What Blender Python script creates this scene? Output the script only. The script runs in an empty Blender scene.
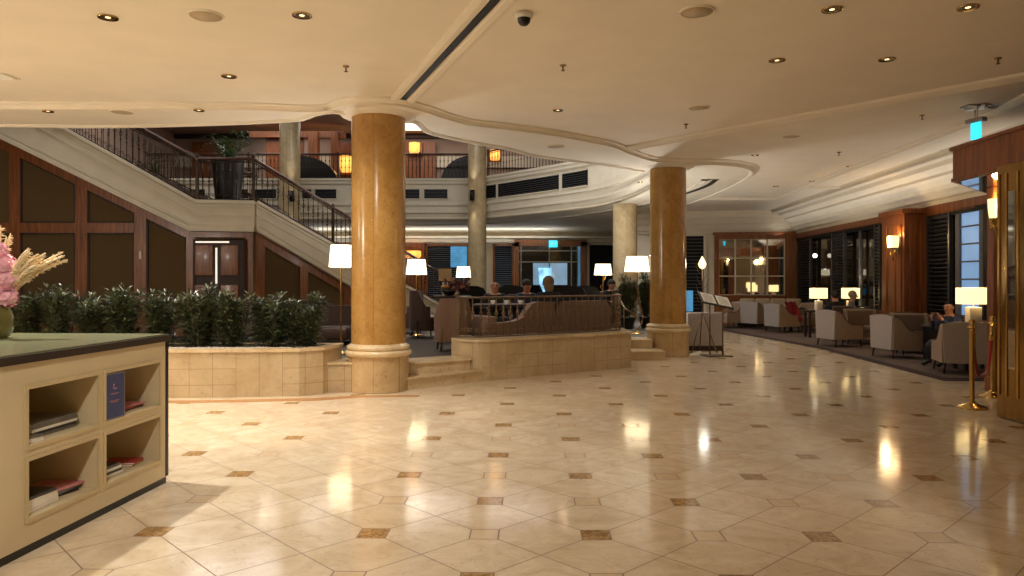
import bpy, bmesh, math, random
from mathutils import Vector, Matrix
R = random.Random(7)
PI = math.pi
C = bpy.context.scene.collection
F, EYE, HZ = 740.0, 1.5, 280.0     # focal length in px, eye height, horizon row (measured on the photograph)

# ------------------------------------------------------------------ measuring helpers
def fl(px, py, Z=0.0):             # plan position of a point seen at px,py lying at height Z
    y = (EYE - Z) * F / (py - HZ)
    return ((px - 512) * y / F, y)
def at(px, py, y):                 # point seen at px,py at distance y
    return Vector(((px - 512) * y / F, y, EYE + (HZ - py) * y / F))

# ------------------------------------------------------------------ materials
def lin(c):
    def f(v):
        v /= 255.0
        return v / 12.92 if v <= .04045 else ((v + .055) / 1.055) ** 2.4
    return (f(c[0]), f(c[1]), f(c[2]), 1)
class N:
    def __init__(s, name):
        s.m = bpy.data.materials.new(name); s.m.use_nodes = True
        s.t = s.m.node_tree; s.b = s.t.nodes['Principled BSDF']
        s.out = s.t.nodes['Material Output']
    def n(s, typ, **kw):
        x = s.t.nodes.new(typ)
        for k, v in kw.items():
            if k in x.inputs: x.inputs[k].default_value = v
            else: setattr(x, k, v)
        return x
    def l(s, a, b): s.t.links.new(a, b)
    def math(s, op, a, b=None, c=None):
        x = s.t.nodes.new('ShaderNodeMath'); x.operation = op
        for i, v in enumerate((a, b, c)):
            if v is None: continue
            if isinstance(v, (int, float)): x.inputs[i].default_value = v
            else: s.l(v, x.inputs[i])
        return x.outputs[0]
    def mix(s, f, a, b):
        x = s.t.nodes.new('ShaderNodeMix'); x.data_type = 'RGBA'
        for i, v in ((0, f), (6, a), (7, b)):
            if isinstance(v, (int, float)): x.inputs[i].default_value = v
            elif isinstance(v, tuple): x.inputs[i].default_value = v
            else: s.l(v, x.inputs[i])
        return x.outputs[2]
    def ramp(s, f, a, b, p0=0, p1=1):
        x = s.t.nodes.new('ShaderNodeValToRGB'); e = x.color_ramp.elements
        e[0].position = p0; e[0].color = a; e[1].position = p1; e[1].color = b
        s.l(f, x.inputs[0]); return x.outputs[0]
def plain(name, c, rough=.5, metal=0, var=.12, scale=12, spec=.5, bump=0, stretch=None, sheen=0, coat=0, alpha=None):
    k = N(name); c1 = lin(c)
    tc = k.n('ShaderNodeTexCoord'); mp = k.n('ShaderNodeMapping')
    if stretch: mp.inputs['Scale'].default_value = stretch
    k.l(tc.outputs['Object'], mp.inputs[0])
    no = k.n('ShaderNodeTexNoise', Scale=scale, Detail=5.0); k.l(mp.outputs[0], no.inputs['Vector'])
    d = tuple(v * (1 - var) for v in c1[:3]) + (1,); u = tuple(min(1, v * (1 + var)) for v in c1[:3]) + (1,)
    k.l(k.ramp(no.outputs['Fac'], d, u, .3, .7), k.b.inputs['Base Color'])
    k.b.inputs['Roughness'].default_value = rough; k.b.inputs['Metallic'].default_value = metal
    k.b.inputs['Specular IOR Level'].default_value = spec
    if sheen: k.b.inputs['Sheen Weight'].default_value = sheen
    if coat: k.b.inputs['Coat Weight'].default_value = coat; k.b.inputs['Coat Roughness'].default_value = .08
    if bump:
        bp = k.n('ShaderNodeBump', Strength=bump, Distance=.01); k.l(no.outputs['Fac'], bp.inputs['Height']); k.l(bp.outputs[0], k.b.inputs['Normal'])
    return k.m
def emis(name, c, s, var=0, scale=3):
    k = N(name); k.b.inputs['Base Color'].default_value = lin(c); k.b.inputs['Roughness'].default_value = .6
    k.b.inputs['Emission Color'].default_value = lin(c); k.b.inputs['Emission Strength'].default_value = s
    if var:
        tc = k.n('ShaderNodeTexCoord'); no = k.n('ShaderNodeTexNoise', Scale=scale, Detail=3.0); k.l(tc.outputs['Object'], no.inputs['Vector'])
        c1 = lin(c); k.l(k.ramp(no.outputs['Fac'], tuple(v * (1 - var) for v in c1[:3]) + (1,), c1, .3, .65), k.b.inputs['Emission Color'])
    return k.m
def wood(name, c, d, rough=.38, axis=2, coat=.12):
    k = N(name); tc = k.n('ShaderNodeTexCoord'); mp = k.n('ShaderNodeMapping')
    sc = [9, 9, 9]; sc[axis] = .7; mp.inputs['Scale'].default_value = sc; k.l(tc.outputs['Object'], mp.inputs[0])
    no = k.n('ShaderNodeTexNoise', Scale=2.2, Detail=7.0, Distortion=.6); k.l(mp.outputs[0], no.inputs['Vector'])
    k.l(k.ramp(no.outputs['Fac'], lin(d), lin(c), .3, .68), k.b.inputs['Base Color'])
    k.b.inputs['Roughness'].default_value = rough; k.b.inputs['Coat Weight'].default_value = coat; k.b.inputs['Coat Roughness'].default_value = .12
    return k.m
def marble(name, c, d, vein, bw=None, bh=None, joint=(110, 80, 48), rough=.22, scale=2.0, off=0.0, fine=18, panelled=False):
    k = N(name); tc = k.n('ShaderNodeTexCoord')
    n1 = k.n('ShaderNodeTexNoise', Scale=scale, Detail=8.0, Roughness=.62, Distortion=.7); k.l(tc.outputs['Object'], n1.inputs['Vector'])
    n2 = k.n('ShaderNodeTexNoise', Scale=fine, Detail=4.0, Distortion=1.2); k.l(tc.outputs['Object'], n2.inputs['Vector'])
    base = k.ramp(n1.outputs['Fac'], lin(d), lin(c), .32, .66)
    vf = k.ramp(n2.outputs['Fac'], (0, 0, 0, 1), (1, 1, 1, 1), .56, .72)
    base = k.mix(k.math('MULTIPLY', vf, .55), base, lin(vein))
    if bw:
        if panelled:
            sp = k.n('ShaderNodeSeparateXYZ'); k.l(tc.outputs['UV'], sp.inputs[0]); uu_ = k.math('DIVIDE', k.math('ADD', sp.outputs[0], .07), bw); vv_ = k.math('DIVIDE', k.math('ADD', sp.outputs[1], .045), bh)
            ju = k.math('LESS_THAN', k.math('ABSOLUTE', k.math('SUBTRACT', uu_, k.math('ROUND', uu_))), .004 / bw * .6)
            jv = k.math('LESS_THAN', k.math('ABSOLUTE', k.math('SUBTRACT', vv_, k.math('ROUND', vv_))), .004 / bh * .6)
            ci = k.math('FLOOR', uu_); gate = k.math('GREATER_THAN', k.math('MODULO', k.math('ADD', ci, 40.0), 6.0), 1.5)
            cb = k.n('ShaderNodeCombineXYZ'); k.l(ci, cb.inputs[0]); k.l(k.math('MULTIPLY', k.math('FLOOR', vv_), gate), cb.inputs[1]); wn = k.n('ShaderNodeTexWhiteNoise'); k.l(cb.outputs[0], wn.inputs['Vector'])
            base = k.mix(k.math('MULTIPLY', wn.outputs['Value'], .35), base, lin(d)); base = k.mix(k.math('MAXIMUM', ju, k.math('MULTIPLY', jv, gate)), base, lin(joint))
            k.l(base, k.b.inputs['Base Color']); k.b.inputs['Roughness'].default_value = rough; return k.m
        br = k.n('ShaderNodeTexBrick', offset=off, Scale=1.0)
        br.inputs['Mortar Size'].default_value = .004; br.inputs['Brick Width'].default_value = bw; br.inputs['Row Height'].default_value = bh
        br.inputs['Color1'].default_value = (.86, .86, .86, 1); br.inputs['Color2'].default_value = (1.06, 1.06, 1.06, 1); br.inputs['Bias'].default_value = 0
        k.l(tc.outputs['UV'], br.inputs['Vector'])
        mu = k.t.nodes.new('ShaderNodeMix'); mu.data_type = 'RGBA'; mu.blend_type = 'MULTIPLY'; mu.inputs[0].default_value = 1
        k.l(base, mu.inputs[6]); k.l(br.outputs['Color'], mu.inputs[7])
        base = k.mix(br.outputs['Fac'], mu.outputs[2], lin(joint))
    k.l(base, k.b.inputs['Base Color']); k.b.inputs['Roughness'].default_value = rough
    return k.m
def floor_mat():
    k = N('polished_floor_marble'); tc = k.n('ShaderNodeTexCoord')
    mp = k.n('ShaderNodeMapping'); k.l(tc.outputs['Object'], mp.inputs[0])
    S = .657; X0, Y0 = fl(596, 535); th = math.radians(1.3)
    mp.vector_type = 'POINT'
    # rotate about the camera foot then shift/scale so that accent centres fall on integers
    c, s_ = math.cos(th), math.sin(th); rx, ry = X0 * c - Y0 * s_, X0 * s_ + Y0 * c
    mp.inputs['Rotation'].default_value = (0, 0, th); mp.inputs['Scale'].default_value = (1 / S, 1 / S, 1)
    mp.inputs['Location'].default_value = (-rx / S + 40, -ry / S + 40, 0)
    sc2 = k.n('ShaderNodeSeparateXYZ')
    # mapping order: scale, rotate, translate (uniform scale so it commutes)
    k.l(mp.outputs[0], sc2.inputs[0]); u, v = sc2.outputs[0], sc2.outputs[1]
    M = k.math
    iu = M('ROUND', u); iv = M('ROUND', v); du = M('ABSOLUTE', M('SUBTRACT', u, iu)); dv = M('ABSOLUTE', M('SUBTRACT', v, iv))
    mx = M('MAXIMUM', du, dv)
    H = .128
    inside = M('LESS_THAN', mx, H)
    edge = M('LESS_THAN', M('ABSOLUTE', M('SUBTRACT', mx, H)), .0065)
    # diagonals
    a = M('ADD', u, v); d_ = M('SUBTRACT', u, v)
    da = M('ABSOLUTE', M('SUBTRACT', a, M('ROUND', a))); dd = M('ABSOLUTE', M('SUBTRACT', d_, M('ROUND', d_)))
    diag = M('MAXIMUM', M('LESS_THAN', da, .0075), M('LESS_THAN', dd, .0075))
    # column -3 carries no small squares
    nocol = M('LESS_THAN', M('ABSOLUTE', M('SUBTRACT', iu, 37.0)), .5)
    has = M('SUBTRACT', 1.0, nocol)
    inside = M('MULTIPLY', inside, has); edge = M('MULTIPLY', edge, has)
    grout = M('MAXIMUM', edge, M('MULTIPLY', diag, M('SUBTRACT', 1.0, inside)))
    par = M('MODULO', M('ADD', iu, iv), 2.0); acc = M('MULTIPLY', inside, M('LESS_THAN', par, .5))
    # per-tile tint
    fa = M('FLOOR', a); fd = M('FLOOR', d_); cb = k.n('ShaderNodeCombineXYZ'); k.l(fa, cb.inputs[0]); k.l(fd, cb.inputs[1])
    wn = k.n('ShaderNodeTexWhiteNoise'); k.l(cb.outputs[0], wn.inputs['Vector'])
    n1 = k.n('ShaderNodeTexNoise', Scale=3.2, Detail=9.0, Roughness=.62, Distortion=1.5); k.l(tc.outputs['Object'], n1.inputs['Vector'])
    n2 = k.n('ShaderNodeTexNoise', Scale=22.0, Detail=5.0, Distortion=1.5); k.l(tc.outputs['Object'], n2.inputs['Vector'])
    n3 = k.n('ShaderNodeTexNoise', Scale=2.3, Detail=6.0, Distortion=2.5); k.l(tc.outputs['Object'], n3.inputs['Vector'])
    base = k.ramp(n1.outputs['Fac'], lin((204, 182, 150)), lin((228, 210, 182)), .32, .68)
    base = k.mix(M('MULTIPLY', wn.outputs['Value'], .22), base, lin((196, 168, 128)))
    vein = M('LESS_THAN', M('ABSOLUTE', M('SUBTRACT', n3.outputs['Fac'], .5)), .006)
    base = k.mix(M('MULTIPLY', vein, .22), base, lin((160, 120, 80)))
    accol = k.ramp(n2.outputs['Fac'], lin((138, 104, 66)), lin((190, 152, 100)), .36, .64)
    light = k.mix(.35, base, lin((205, 172, 128)))
    base = k.mix(inside, base, light); base = k.mix(acc, base, accol)
    base = k.mix(M('MULTIPLY', grout, .85), base, lin((96, 66, 42)))
    k.l(base, k.b.inputs['Base Color'])
    n4 = k.n('ShaderNodeTexNoise', Scale=1.3, Detail=4.0); k.l(tc.outputs['Object'], n4.inputs['Vector'])
    k.l(M('ADD', M('ADD', M('MULTIPLY', n4.outputs['Fac'], .07), .07), M('MULTIPLY', grout, .4)), k.b.inputs['Roughness'])
    k.b.inputs['Specular IOR Level'].default_value = .5
    bp = k.n('ShaderNodeBump', Strength=.12, Distance=.02); k.l(n4.outputs['Fac'], bp.inputs['Height']); k.l(bp.outputs[0], k.b.inputs['Normal'])
    return k.m
def striped(name, c, d, freq=40, rough=.8, axis='X'):
    k = N(name); tc = k.n('ShaderNodeTexCoord'); w = k.n('ShaderNodeTexWave', Scale=freq, bands_direction=axis); k.l(tc.outputs['Object'], w.inputs['Vector'])
    k.l(k.ramp(w.outputs['Fac'], lin(d), lin(c), .2, .8), k.b.inputs['Base Color']); k.b.inputs['Roughness'].default_value = rough
    k.b.inputs['Sheen Weight'].default_value = .15
    return k.m
def glassm(name, c=(255, 255, 255), rough=0.0):
    k = N(name); gl = k.n('ShaderNodeBsdfGlossy', Roughness=rough); tr = k.n('ShaderNodeBsdfTransparent'); tr.inputs[0].default_value = lin(c)
    fr = k.n('ShaderNodeFresnel', IOR=1.5); mx = k.n('ShaderNodeMixShader'); k.l(fr.outputs[0], mx.inputs[0]); k.l(tr.outputs[0], mx.inputs[1]); k.l(gl.outputs[0], mx.inputs[2])
    k.l(mx.outputs[0], k.out.inputs[0]); return k.m
M = dict(
 floor=floor_mat(),
 plaster=plain('warm_ceiling_plaster', (232, 222, 204), .85, var=.03, scale=2),
 cornice=plain('pale_plaster', (214, 204, 184), .7, var=.04, scale=3),
 wall=plain('cream_wall_paint', (200, 186, 160), .8, var=.04, scale=2),
 mauve=plain('upper_hall_paint', (164, 142, 128), .85, var=.05, scale=2),
 clad=marble('cladding_marble', (200, 178, 142), (178, 154, 116), (156, 130, 94), .29, .205, rough=.3, joint=(134, 104, 70), panelled=True),
 coping=marble('coping_marble', (216, 194, 156), (196, 170, 128), (170, 130, 84), rough=.2),
 shaft=marble('golden_shaft_marble', (192, 148, 84), (168, 124, 62), (124, 88, 44), 1.16, 40, joint=(150, 110, 58), rough=.16, scale=3.5, fine=26),
 drum=marble('pedestal_marble', (206, 178, 132), (184, 152, 106), (156, 116, 70), .37, 40, rough=.25),
 farshaft=marble('lit_shaft_marble', (196, 176, 138), (172, 148, 108), (136, 110, 74), 1.16, 40, rough=.2, scale=3.5, fine=26),  # shaft marble made paler for far columns, their lighting put into the colour
 wood=wood('reddish_wood', (146, 84, 36), (98, 50, 20)),
 woodl=wood('amber_wood', (142, 84, 34), (98, 52, 18)),
 darkwood=wood('dark_wood', (58, 32, 18), (28, 14, 8), .6, 2, 0),
 rail=wood('handrail_wood', (84, 44, 26), (46, 22, 12), axis=0),
 panel=striped('panel_fabric', (94, 72, 38), (82, 62, 30), 60, .9, 'X'),
 iron=plain('dark_bronze', (112, 92, 70), .4, .8, .2),
 irond=plain('blackened_iron', (58, 46, 36), .42, .75, .2),
 black=plain('black_lacquer', (12, 11, 11), .35, var=.1),
 blacksl=plain('black_slat', (52, 54, 58), .4, var=.1),
 void=plain('black_backing', (5, 5, 6), .6, var=.1, spec=.2),
 brass=plain('polished_brass', (196, 162, 98), .18, 1.0, .12, 6),
 brassd=plain('aged_brass', (164, 130, 74), .25, 1.0, .2, 4, stretch=(3, 3, .5)),
 chrome=plain('brushed_steel', (170, 170, 170), .3, 1.0, .06),
 shelf=plain('cream_lacquer', (208, 190, 152), .45, var=.03, scale=3),
 shelfin=plain('cream_lacquer_inside', (196, 176, 134), .55, var=.03, scale=3),
 top=plain('green_grey_top', (112, 114, 84), .22, var=.05, scale=2),
 dkedge=plain('dark_brown_edge', (40, 24, 14), .35, var=.1),
 leaf=plain('glossy_dark_leaf', (78, 84, 58), .28, var=.5, scale=9),
 leaf2=plain('green_leaf', (52, 84, 40), .4, var=.35, scale=9),
 stem=plain('brown_stem', (60, 44, 28), .7),
 pebble=plain('pale_pebble', (176, 160, 140), .6, var=.2, scale=30),
 soil=plain('dark_soil', (36, 26, 18), .95, var=.3, scale=40, bump=.5),
 carpetg=plain('grey_brown_carpet', (66, 58, 50), .95, var=.22, scale=60, bump=.3),
 carpetr=plain('taupe_carpet', (84, 66, 56), .95, var=.2, scale=40, bump=.3),
 carpetb=plain('maroon_border_carpet', (44, 18, 18), .95, var=.2, scale=40),
 taupe=plain('taupe_upholstery', (146, 122, 100), .85, var=.08, scale=30, sheen=.2),
 taupe_shaded=plain('shaded_taupe_upholstery', (104, 84, 68), .85, var=.08, scale=30, sheen=.15),  # taupe fabric darkened for the back chairs, shade painted into the colour
 lav=plain('grey_upholstery_back', (158, 148, 142), .85, var=.06, scale=30, sheen=.2),
 beige=plain('beige_upholstery', (168, 146, 116), .85, var=.08, scale=30),
 brownv=striped('brown_striped_velvet', (132, 102, 80), (100, 72, 54), 22),
 dbrown=plain('dark_brown_upholstery', (66, 44, 38), .75, var=.12, scale=20, sheen=.2),
 leather=plain('brown_leather', (58, 38, 32), .4, var=.12, scale=20),
 shade=emis('lit_lampshade', (255, 238, 200), 2.5),
 shadey=emis('lit_cream_shade', (255, 228, 160), 1.6),
 amber=emis('amber_glass', (255, 178, 86), 1.5, .45, 4),
 offshade=plain('unlit_beige_shade', (170, 146, 108), .8),
 lens=emis('downlight_lens', (255, 216, 160), 2.2),
 whitel=emis('white_fixture', (255, 240, 214), 3.5), slit=emis('door_gap_light', (255, 244, 224), .9),
 cyan=emis('cyan_exit_panel', (50, 205, 235), 1.6),
 blue=emis('dusk_window_blue', (120, 160, 205), .8, .3, 2.5),
 bluesign=emis('bright_blue_sign', (150, 215, 255), 1.6, .85, 3),
 street=emis('street_glow', (170, 205, 240), .8, .75, .8),
 white=plain('white_paint', (226, 222, 212), .5, var=.02),
 whitegl=plain('white_ceramic', (230, 226, 216), .2, var=.02),
 paper=plain('paper', (232, 226, 212), .7, var=.03),
 navy=plain('navy_print', (56, 66, 110), .4, var=.1),
 velvet=plain('red_velvet_rope', (150, 12, 16), .7, var=.2, scale=60, sheen=.3),
 redcloth=plain('red_cloth', (120, 14, 18), .85, var=.2),
 vase=plain('olive_glass_vase', (104, 96, 52), .12, var=.2, coat=.5),
 pink=plain('pink_petal', (240, 176, 188), .6, var=.25, scale=14),
 plum=plain('dark_red_petal', (96, 34, 40), .6, var=.35, scale=14),
 pampas=plain('pampas_plume', (242, 220, 182), .8, var=.12, scale=30),
 skin=plain('skin', (186, 132, 104), .55, var=.04), hairg=plain('grey_hair', (150, 140, 128), .8, var=.2, scale=40),
 hairb=plain('dark_hair', (34, 24, 20), .7, var=.2, scale=40), hairl=plain('fair_hair', (112, 90, 64), .7, var=.2, scale=40),
 clothb=plain('black_cloth', (20, 19, 22), .85), clothn=plain('navy_cloth', (30, 38, 66), .85), clothg=plain('grey_cloth', (96, 96, 100), .85),
 clothd=plain('dark_green_cloth', (34, 38, 34), .85), clothw=plain('white_cloth', (220, 220, 224), .8), trouser=plain('dark_trousers', (28, 26, 30), .85),
 glass=glassm('clear_glass', (245, 248, 245)), smoke=glassm('smoked_glass', (60, 62, 66)),
 speaker=plain('speaker_mesh', (186, 166, 138), .8, var=.08, scale=80), slotm=plain('slot_black', (8, 7, 6), .6),
 creamseat=plain('cream_banquette', (196, 176, 148), .8, var=.1), slatg=plain('blue_grey_slat', (84, 94, 108), .4), screen=emis('blue_screen', (80, 150, 200), .7, .5, 4),
 redm=plain('red_cover', (170, 56, 60), .4, var=.2), pinkm=plain('pink_cover', (206, 130, 130), .4, var=.2), greym=plain('grey_cover', (104, 98, 88), .4, var=.2), dark_m=plain('dark_cover', (34, 30, 30), .3, var=.2), goldm=plain('ochre_cover', (176, 120, 62), .4, var=.2),
)
def mirror_mat():
    k = N('antique_mirror'); k.b.inputs['Metallic'].default_value = 1; k.b.inputs['Roughness'].default_value = .03
    k.b.inputs['Base Color'].default_value = (.72, .72, .70, 1); return k.m
M['mirror'] = mirror_mat()

# ------------------------------------------------------------------ mesh builder
class B:
    def __init__(s): s.v = []; s.f = []; s.uv = []; s.mi = []; s.sm = []; s.cur = 0; s.smooth = False
    def add(s, vs, fs, uvs=None, smooth=None):
        o = len(s.v); s.v += [tuple(p) for p in vs]
        for k, f in enumerate(fs):
            s.f.append([o + i for i in f]); s.mi.append(s.cur); s.sm.append(s.smooth if smooth is None else smooth)
            s.uv.append(uvs[k] if uvs else [(0, 0)] * len(f))
        return s
    def box(s, c, d, rz=0, rx=0, ry=0, bev=0):
        hx, hy, hz = d[0] / 2, d[1] / 2, d[2] / 2
        rot = Matrix.Rotation(rz, 3, 'Z') @ Matrix.Rotation(ry, 3, 'Y') @ Matrix.Rotation(rx, 3, 'X'); c = Vector(c)
        if bev <= 0:
            vs = [c + rot @ Vector((x * hx, y * hy, z * hz)) for x in (-1, 1) for y in (-1, 1) for z in (-1, 1)]
            return s.add(vs, [(0, 1, 3, 2), (4, 6, 7, 5), (0, 4, 5, 1), (2, 3, 7, 6), (0, 2, 6, 4), (1, 5, 7, 3)])
        bm = bmesh.new(); bmesh.ops.create_cube(bm, size=1)
        for v in bm.verts: v.co = Vector((v.co.x * d[0], v.co.y * d[1], v.co.z * d[2]))
        bmesh.ops.bevel(bm, geom=bm.edges[:], offset=min(bev, min(d) * .45), segments=3, profile=.6, affect='EDGES')
        bm.verts.index_update(); s.add([c + rot @ v.co for v in bm.verts], [[v.index for v in f.verts] for f in bm.faces], smooth=True); bm.free(); return s
    def cushion(s, c, d, rz=0, rx=0, ry=0): return s.box(c, d, rz, rx, ry, bev=min(d) * .38)
    def prism(s, poly, z0, z1, cap=True):   # plan polygon (CCW) extruded up, perimeter uv
        n = len(poly); vs = [(x, y, z0) for x, y in poly] + [(x, y, z1) for x, y in poly]; fs = []; uvs = []; L = 0
        for i in range(n):
            j = (i + 1) % n; d = math.dist(poly[i], poly[j]); fs.append((i, j, n + j, n + i)); uvs.append([(L, z0), (L + d, z0), (L + d, z1), (L, z1)]); L += d
        if cap:
            for g in tri(poly): fs.append([n + i for i in g]); uvs.append([poly[i] for i in g]); fs.append(list(reversed(g))); uvs.append([poly[i] for i in reversed(g)])
        return s.add(vs, fs, uvs)
    def vprism(s, o, u, poly, t0, t1):      # polygon in (along u, height) extruded across u
        ux, uy = u; nx, ny = -uy, ux; n = len(poly)
        P = lambda a, z, t: (o[0] + ux * a + nx * t, o[1] + uy * a + ny * t, z)
        vs = [P(a, z, t0) for a, z in poly] + [P(a, z, t1) for a, z in poly]
        fs = [(i, (i + 1) % n, n + (i + 1) % n, n + i) for i in range(n)]
        for g in tri(poly): fs.append(list(g)); fs.append([n + i for i in reversed(g)])
        return s.add(vs, fs)
    def lathe(s, prof, c=(0, 0, 0), n=32, cap=True, arc=2 * PI, smooth=True):
        m = len(prof); vs = []; fs = []; uvs = []
        for k in range(n + 1):
            a = arc * k / n - PI / 2
            for r, z in prof: vs.append((c[0] + r * math.cos(a), c[1] + r * math.sin(a), c[2] + z))
        rm = max(r for r, z in prof)
        for k in range(n):
            for i in range(m - 1):
                a = k * m + i; b = (k + 1) * m + i; fs.append((a, b, b + 1, a + 1))
                u0, u1 = rm * arc * k / n, rm * arc * (k + 1) / n; uvs.append([(u0, prof[i][1]), (u1, prof[i][1]), (u1, prof[i + 1][1]), (u0, prof[i + 1][1])])
        s.add(vs, fs, uvs, smooth=smooth)
        if cap:
            for i, fl_ in ((0, True), (m - 1, False)):
                if prof[i][0] > 1e-4:
                    ring = [(c[0] + prof[i][0] * math.cos(arc * k / n), c[1] + prof[i][0] * math.sin(arc * k / n), c[2] + prof[i][1]) for k in range(n)]
                    s.add(ring, [list(range(n))[::-1] if fl_ else list(range(n))], smooth=False)
        return s
    def tube(s, pts, r, n=8, closed=False):
        pts = [Vector(p) for p in pts]; m = len(pts); rs = r if isinstance(r, (list, tuple)) else [r] * m
        vs = []; prev = None
        for i, p in enumerate(pts):
            if closed: t = pts[(i + 1) % m] - pts[i - 1]
            else: t = pts[min(i + 1, m - 1)] - pts[max(i - 1, 0)]
            t.normalize()
            if prev is None: a = t.orthogonal().normalized()
            else:
                a = prev - t * prev.dot(t)
                a = a.normalized() if a.length > 1e-6 else t.orthogonal().normalized()
            prev = a; b = t.cross(a)
            for k in range(n):
                q = 2 * PI * k / n; vs.append(p + (a * math.cos(q) + b * math.sin(q)) * rs[i])
        fs = []
        for i in range(m if closed else m - 1):
            j = (i + 1) % m
            for k in range(n): fs.append((i * n + k, i * n + (k + 1) % n, j * n + (k + 1) % n, j * n + k))
        if not closed: fs.append(list(range(n))[::-1]); fs.append([(m - 1) * n + k for k in range(n)])
        return s.add(vs, fs, smooth=n > 5)
    def ball(s, c, r, n=8, sc=(1, 1, 1), rot=None):
        vs = []; fs = []; m = n // 2 + 1
        for i in range(m + 1):
            a = PI * i / m
            for k in range(n):
                q = 2 * PI * k / n; p = Vector((math.sin(a) * math.cos(q) * sc[0], math.sin(a) * math.sin(q) * sc[1], math.cos(a) * sc[2])) * r
                if rot: p = rot @ p
                vs.append(Vector(c) + p)
        for i in range(m):
            for k in range(n): fs.append((i * n + k, (i + 1) * n + k, (i + 1) * n + (k + 1) % n, i * n + (k + 1) % n))
        return s.add(vs, fs, smooth=True)
    def skirt(s, path, z0, z1, closed=False):
        n = len(path); vs = [(x, y, z0) for x, y in path] + [(x, y, z1) for x, y in path]
        return s.add(vs, [(i, (i + 1) % n, n + (i + 1) % n, n + i) for i in range(n if closed else n - 1)])
    def ribbon(s, path, prof):              # sweep a profile [(offset to the left, z)] along a plan path
        n = len(path); m = len(prof); vs = []
        for i, p in enumerate(path):
            a = Vector(path[max(i - 1, 0)]); b = Vector(path[min(i + 1, n - 1)]); t = (b - a).normalized(); nx, ny = -t.y, t.x
            for o, z in prof: vs.append((p[0] + nx * o, p[1] + ny * o, z))
        fs = [(i * m + j, (i + 1) * m + j, (i + 1) * m + j + 1, i * m + j + 1) for i in range(n - 1) for j in range(m - 1)]
        return s.add(vs, fs)
    def band(s, path, w0, w1, z0, z1):      # closed rectangular section along a plan path
        s.ribbon(path, [(w0, z0), (w1, z0), (w1, z1), (w0, z1), (w0, z0)])
        return s
    def mesh(s, name):
        me = bpy.data.meshes.new(name); me.from_pydata(s.v, [], s.f)
        ul = me.uv_layers.new(name='UVMap'); i = 0; flat = []
        for u in s.uv:
            for a in u: flat += [a[0], a[1]]
        ul.data.foreach_set('uv', flat); me.polygons.foreach_set('material_index', s.mi); me.polygons.foreach_set('use_smooth', s.sm); me.update(); return me
    def build(s, name, mat, parent=None, loc=None, label=None):
        me = s.mesh(name)
        for m in (mat if isinstance(mat, (list, tuple)) else [mat]): me.materials.append(M[m] if isinstance(m, str) else m)
        o = bpy.data.objects.new(name, me); C.objects.link(o)
        if parent: o.parent = parent
        if loc: o.location = loc
        if label: o['label'] = label
        return o
from mathutils.geometry import tessellate_polygon
def tri(poly):
    a = sum(poly[i][0] * poly[(i + 1) % len(poly)][1] - poly[(i + 1) % len(poly)][0] * poly[i][1] for i in range(len(poly)))
    out = []
    for g in tessellate_polygon([[Vector((x, y, 0)) for x, y in poly]]):
        p = [poly[i] for i in g]; ar = (p[1][0] - p[0][0]) * (p[2][1] - p[0][1]) - (p[2][0] - p[0][0]) * (p[1][1] - p[0][1])
        out.append(list(g) if ar > 0 else list(g)[::-1])
    return out
def empty(name, loc=(0, 0, 0), rz=0):
    o = bpy.data.objects.new(name, None); C.objects.link(o); o.location = loc; o.rotation_euler.z = rz; o.empty_display_size = .1; return o
def tag(o, label, cat, group=None):
    o['label'] = label; o['category'] = cat
    if group: o['group'] = group
    return o
def thing(name, label, cat, loc=(0, 0, 0), rz=0, group=None): return tag(empty(name, loc, rz), label, cat, group)
def struct(o): o['kind'] = 'structure'; return o
def dup(root, loc=None, rz=None, label=None, group=None, parent=None):
    r = root.copy(); C.objects.link(r)
    if parent: r.parent = parent
    if loc is not None: r.location = loc
    if rz is not None: r.rotation_euler.z = rz
    if label: r['label'] = label
    if group: r['group'] = group
    for ch in list(root.children): dup(ch, parent=r)
    return r
def smoothpath(pts, k=6):
    out = []; n = len(pts)
    for i in range(n - 1):
        p0, p1, p2, p3 = [Vector(pts[max(0, min(n - 1, j))]) for j in (i - 1, i, i + 1, i + 2)]
        for q in range(k):
            t = q / k; out.append(tuple(.5 * ((2 * p1) + (p2 - p0) * t + (2 * p0 - 5 * p1 + 4 * p2 - p3) * t * t + (3 * p1 - p0 - 3 * p2 + p3) * t ** 3)))
    out.append(tuple(pts[-1])); return out
def walk(path, step, first=0.0):           # points at equal distances along a path of any dimension
    out = []; d = first; L = 0
    for i in range(len(path) - 1):
        a, b = Vector(path[i]), Vector(path[i + 1]); l = (b - a).length
        while d <= L + l + 1e-6:
            out.append((tuple(a.lerp(b, (d - L) / l if l else 0)), (b - a).normalized())); d += step
        L += l
    return out
def light(kind, loc, W, col=(1, .74, .46), size=.1, rot=None, spot=2.4, blend=1.0, sy=None):
    l = bpy.data.lights.new('lamp_or_fill_light', kind); l.energy = W; l.color = col
    if kind == 'AREA': l.size = size; l.shape = 'RECTANGLE' if sy else 'DISK'; l.size_y = sy or size
    else: l.shadow_soft_size = size
    if kind == 'SPOT': l.spot_size = spot; l.spot_blend = blend
    o = bpy.data.objects.new('lamp_or_fill_light', l); C.objects.link(o); o.location = loc
    if rot: o.rotation_euler = rot
    return o
WARM = (1, .96, .90); NEUT = (1, .98, .94)

# ================================================================== SETTING
ZM, ZS, ZR, ZU, ZT = 3.83, 3.75, 3.745, 5.3, 8.0    # lobby ceiling, rim soffit, far ceiling, upper floor, upper ceiling
P = .34                                            # raised lounge floor
wx = lambda y: 8.74 + .077 * (y - 13.6)            # window wall
struct(B().add([(-11, -4.2, 0), (12, -4.2, 0), (12, 36, 0), (-11, 36, 0)], [(0, 1, 2, 3)]).build('floor', 'floor'))

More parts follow.
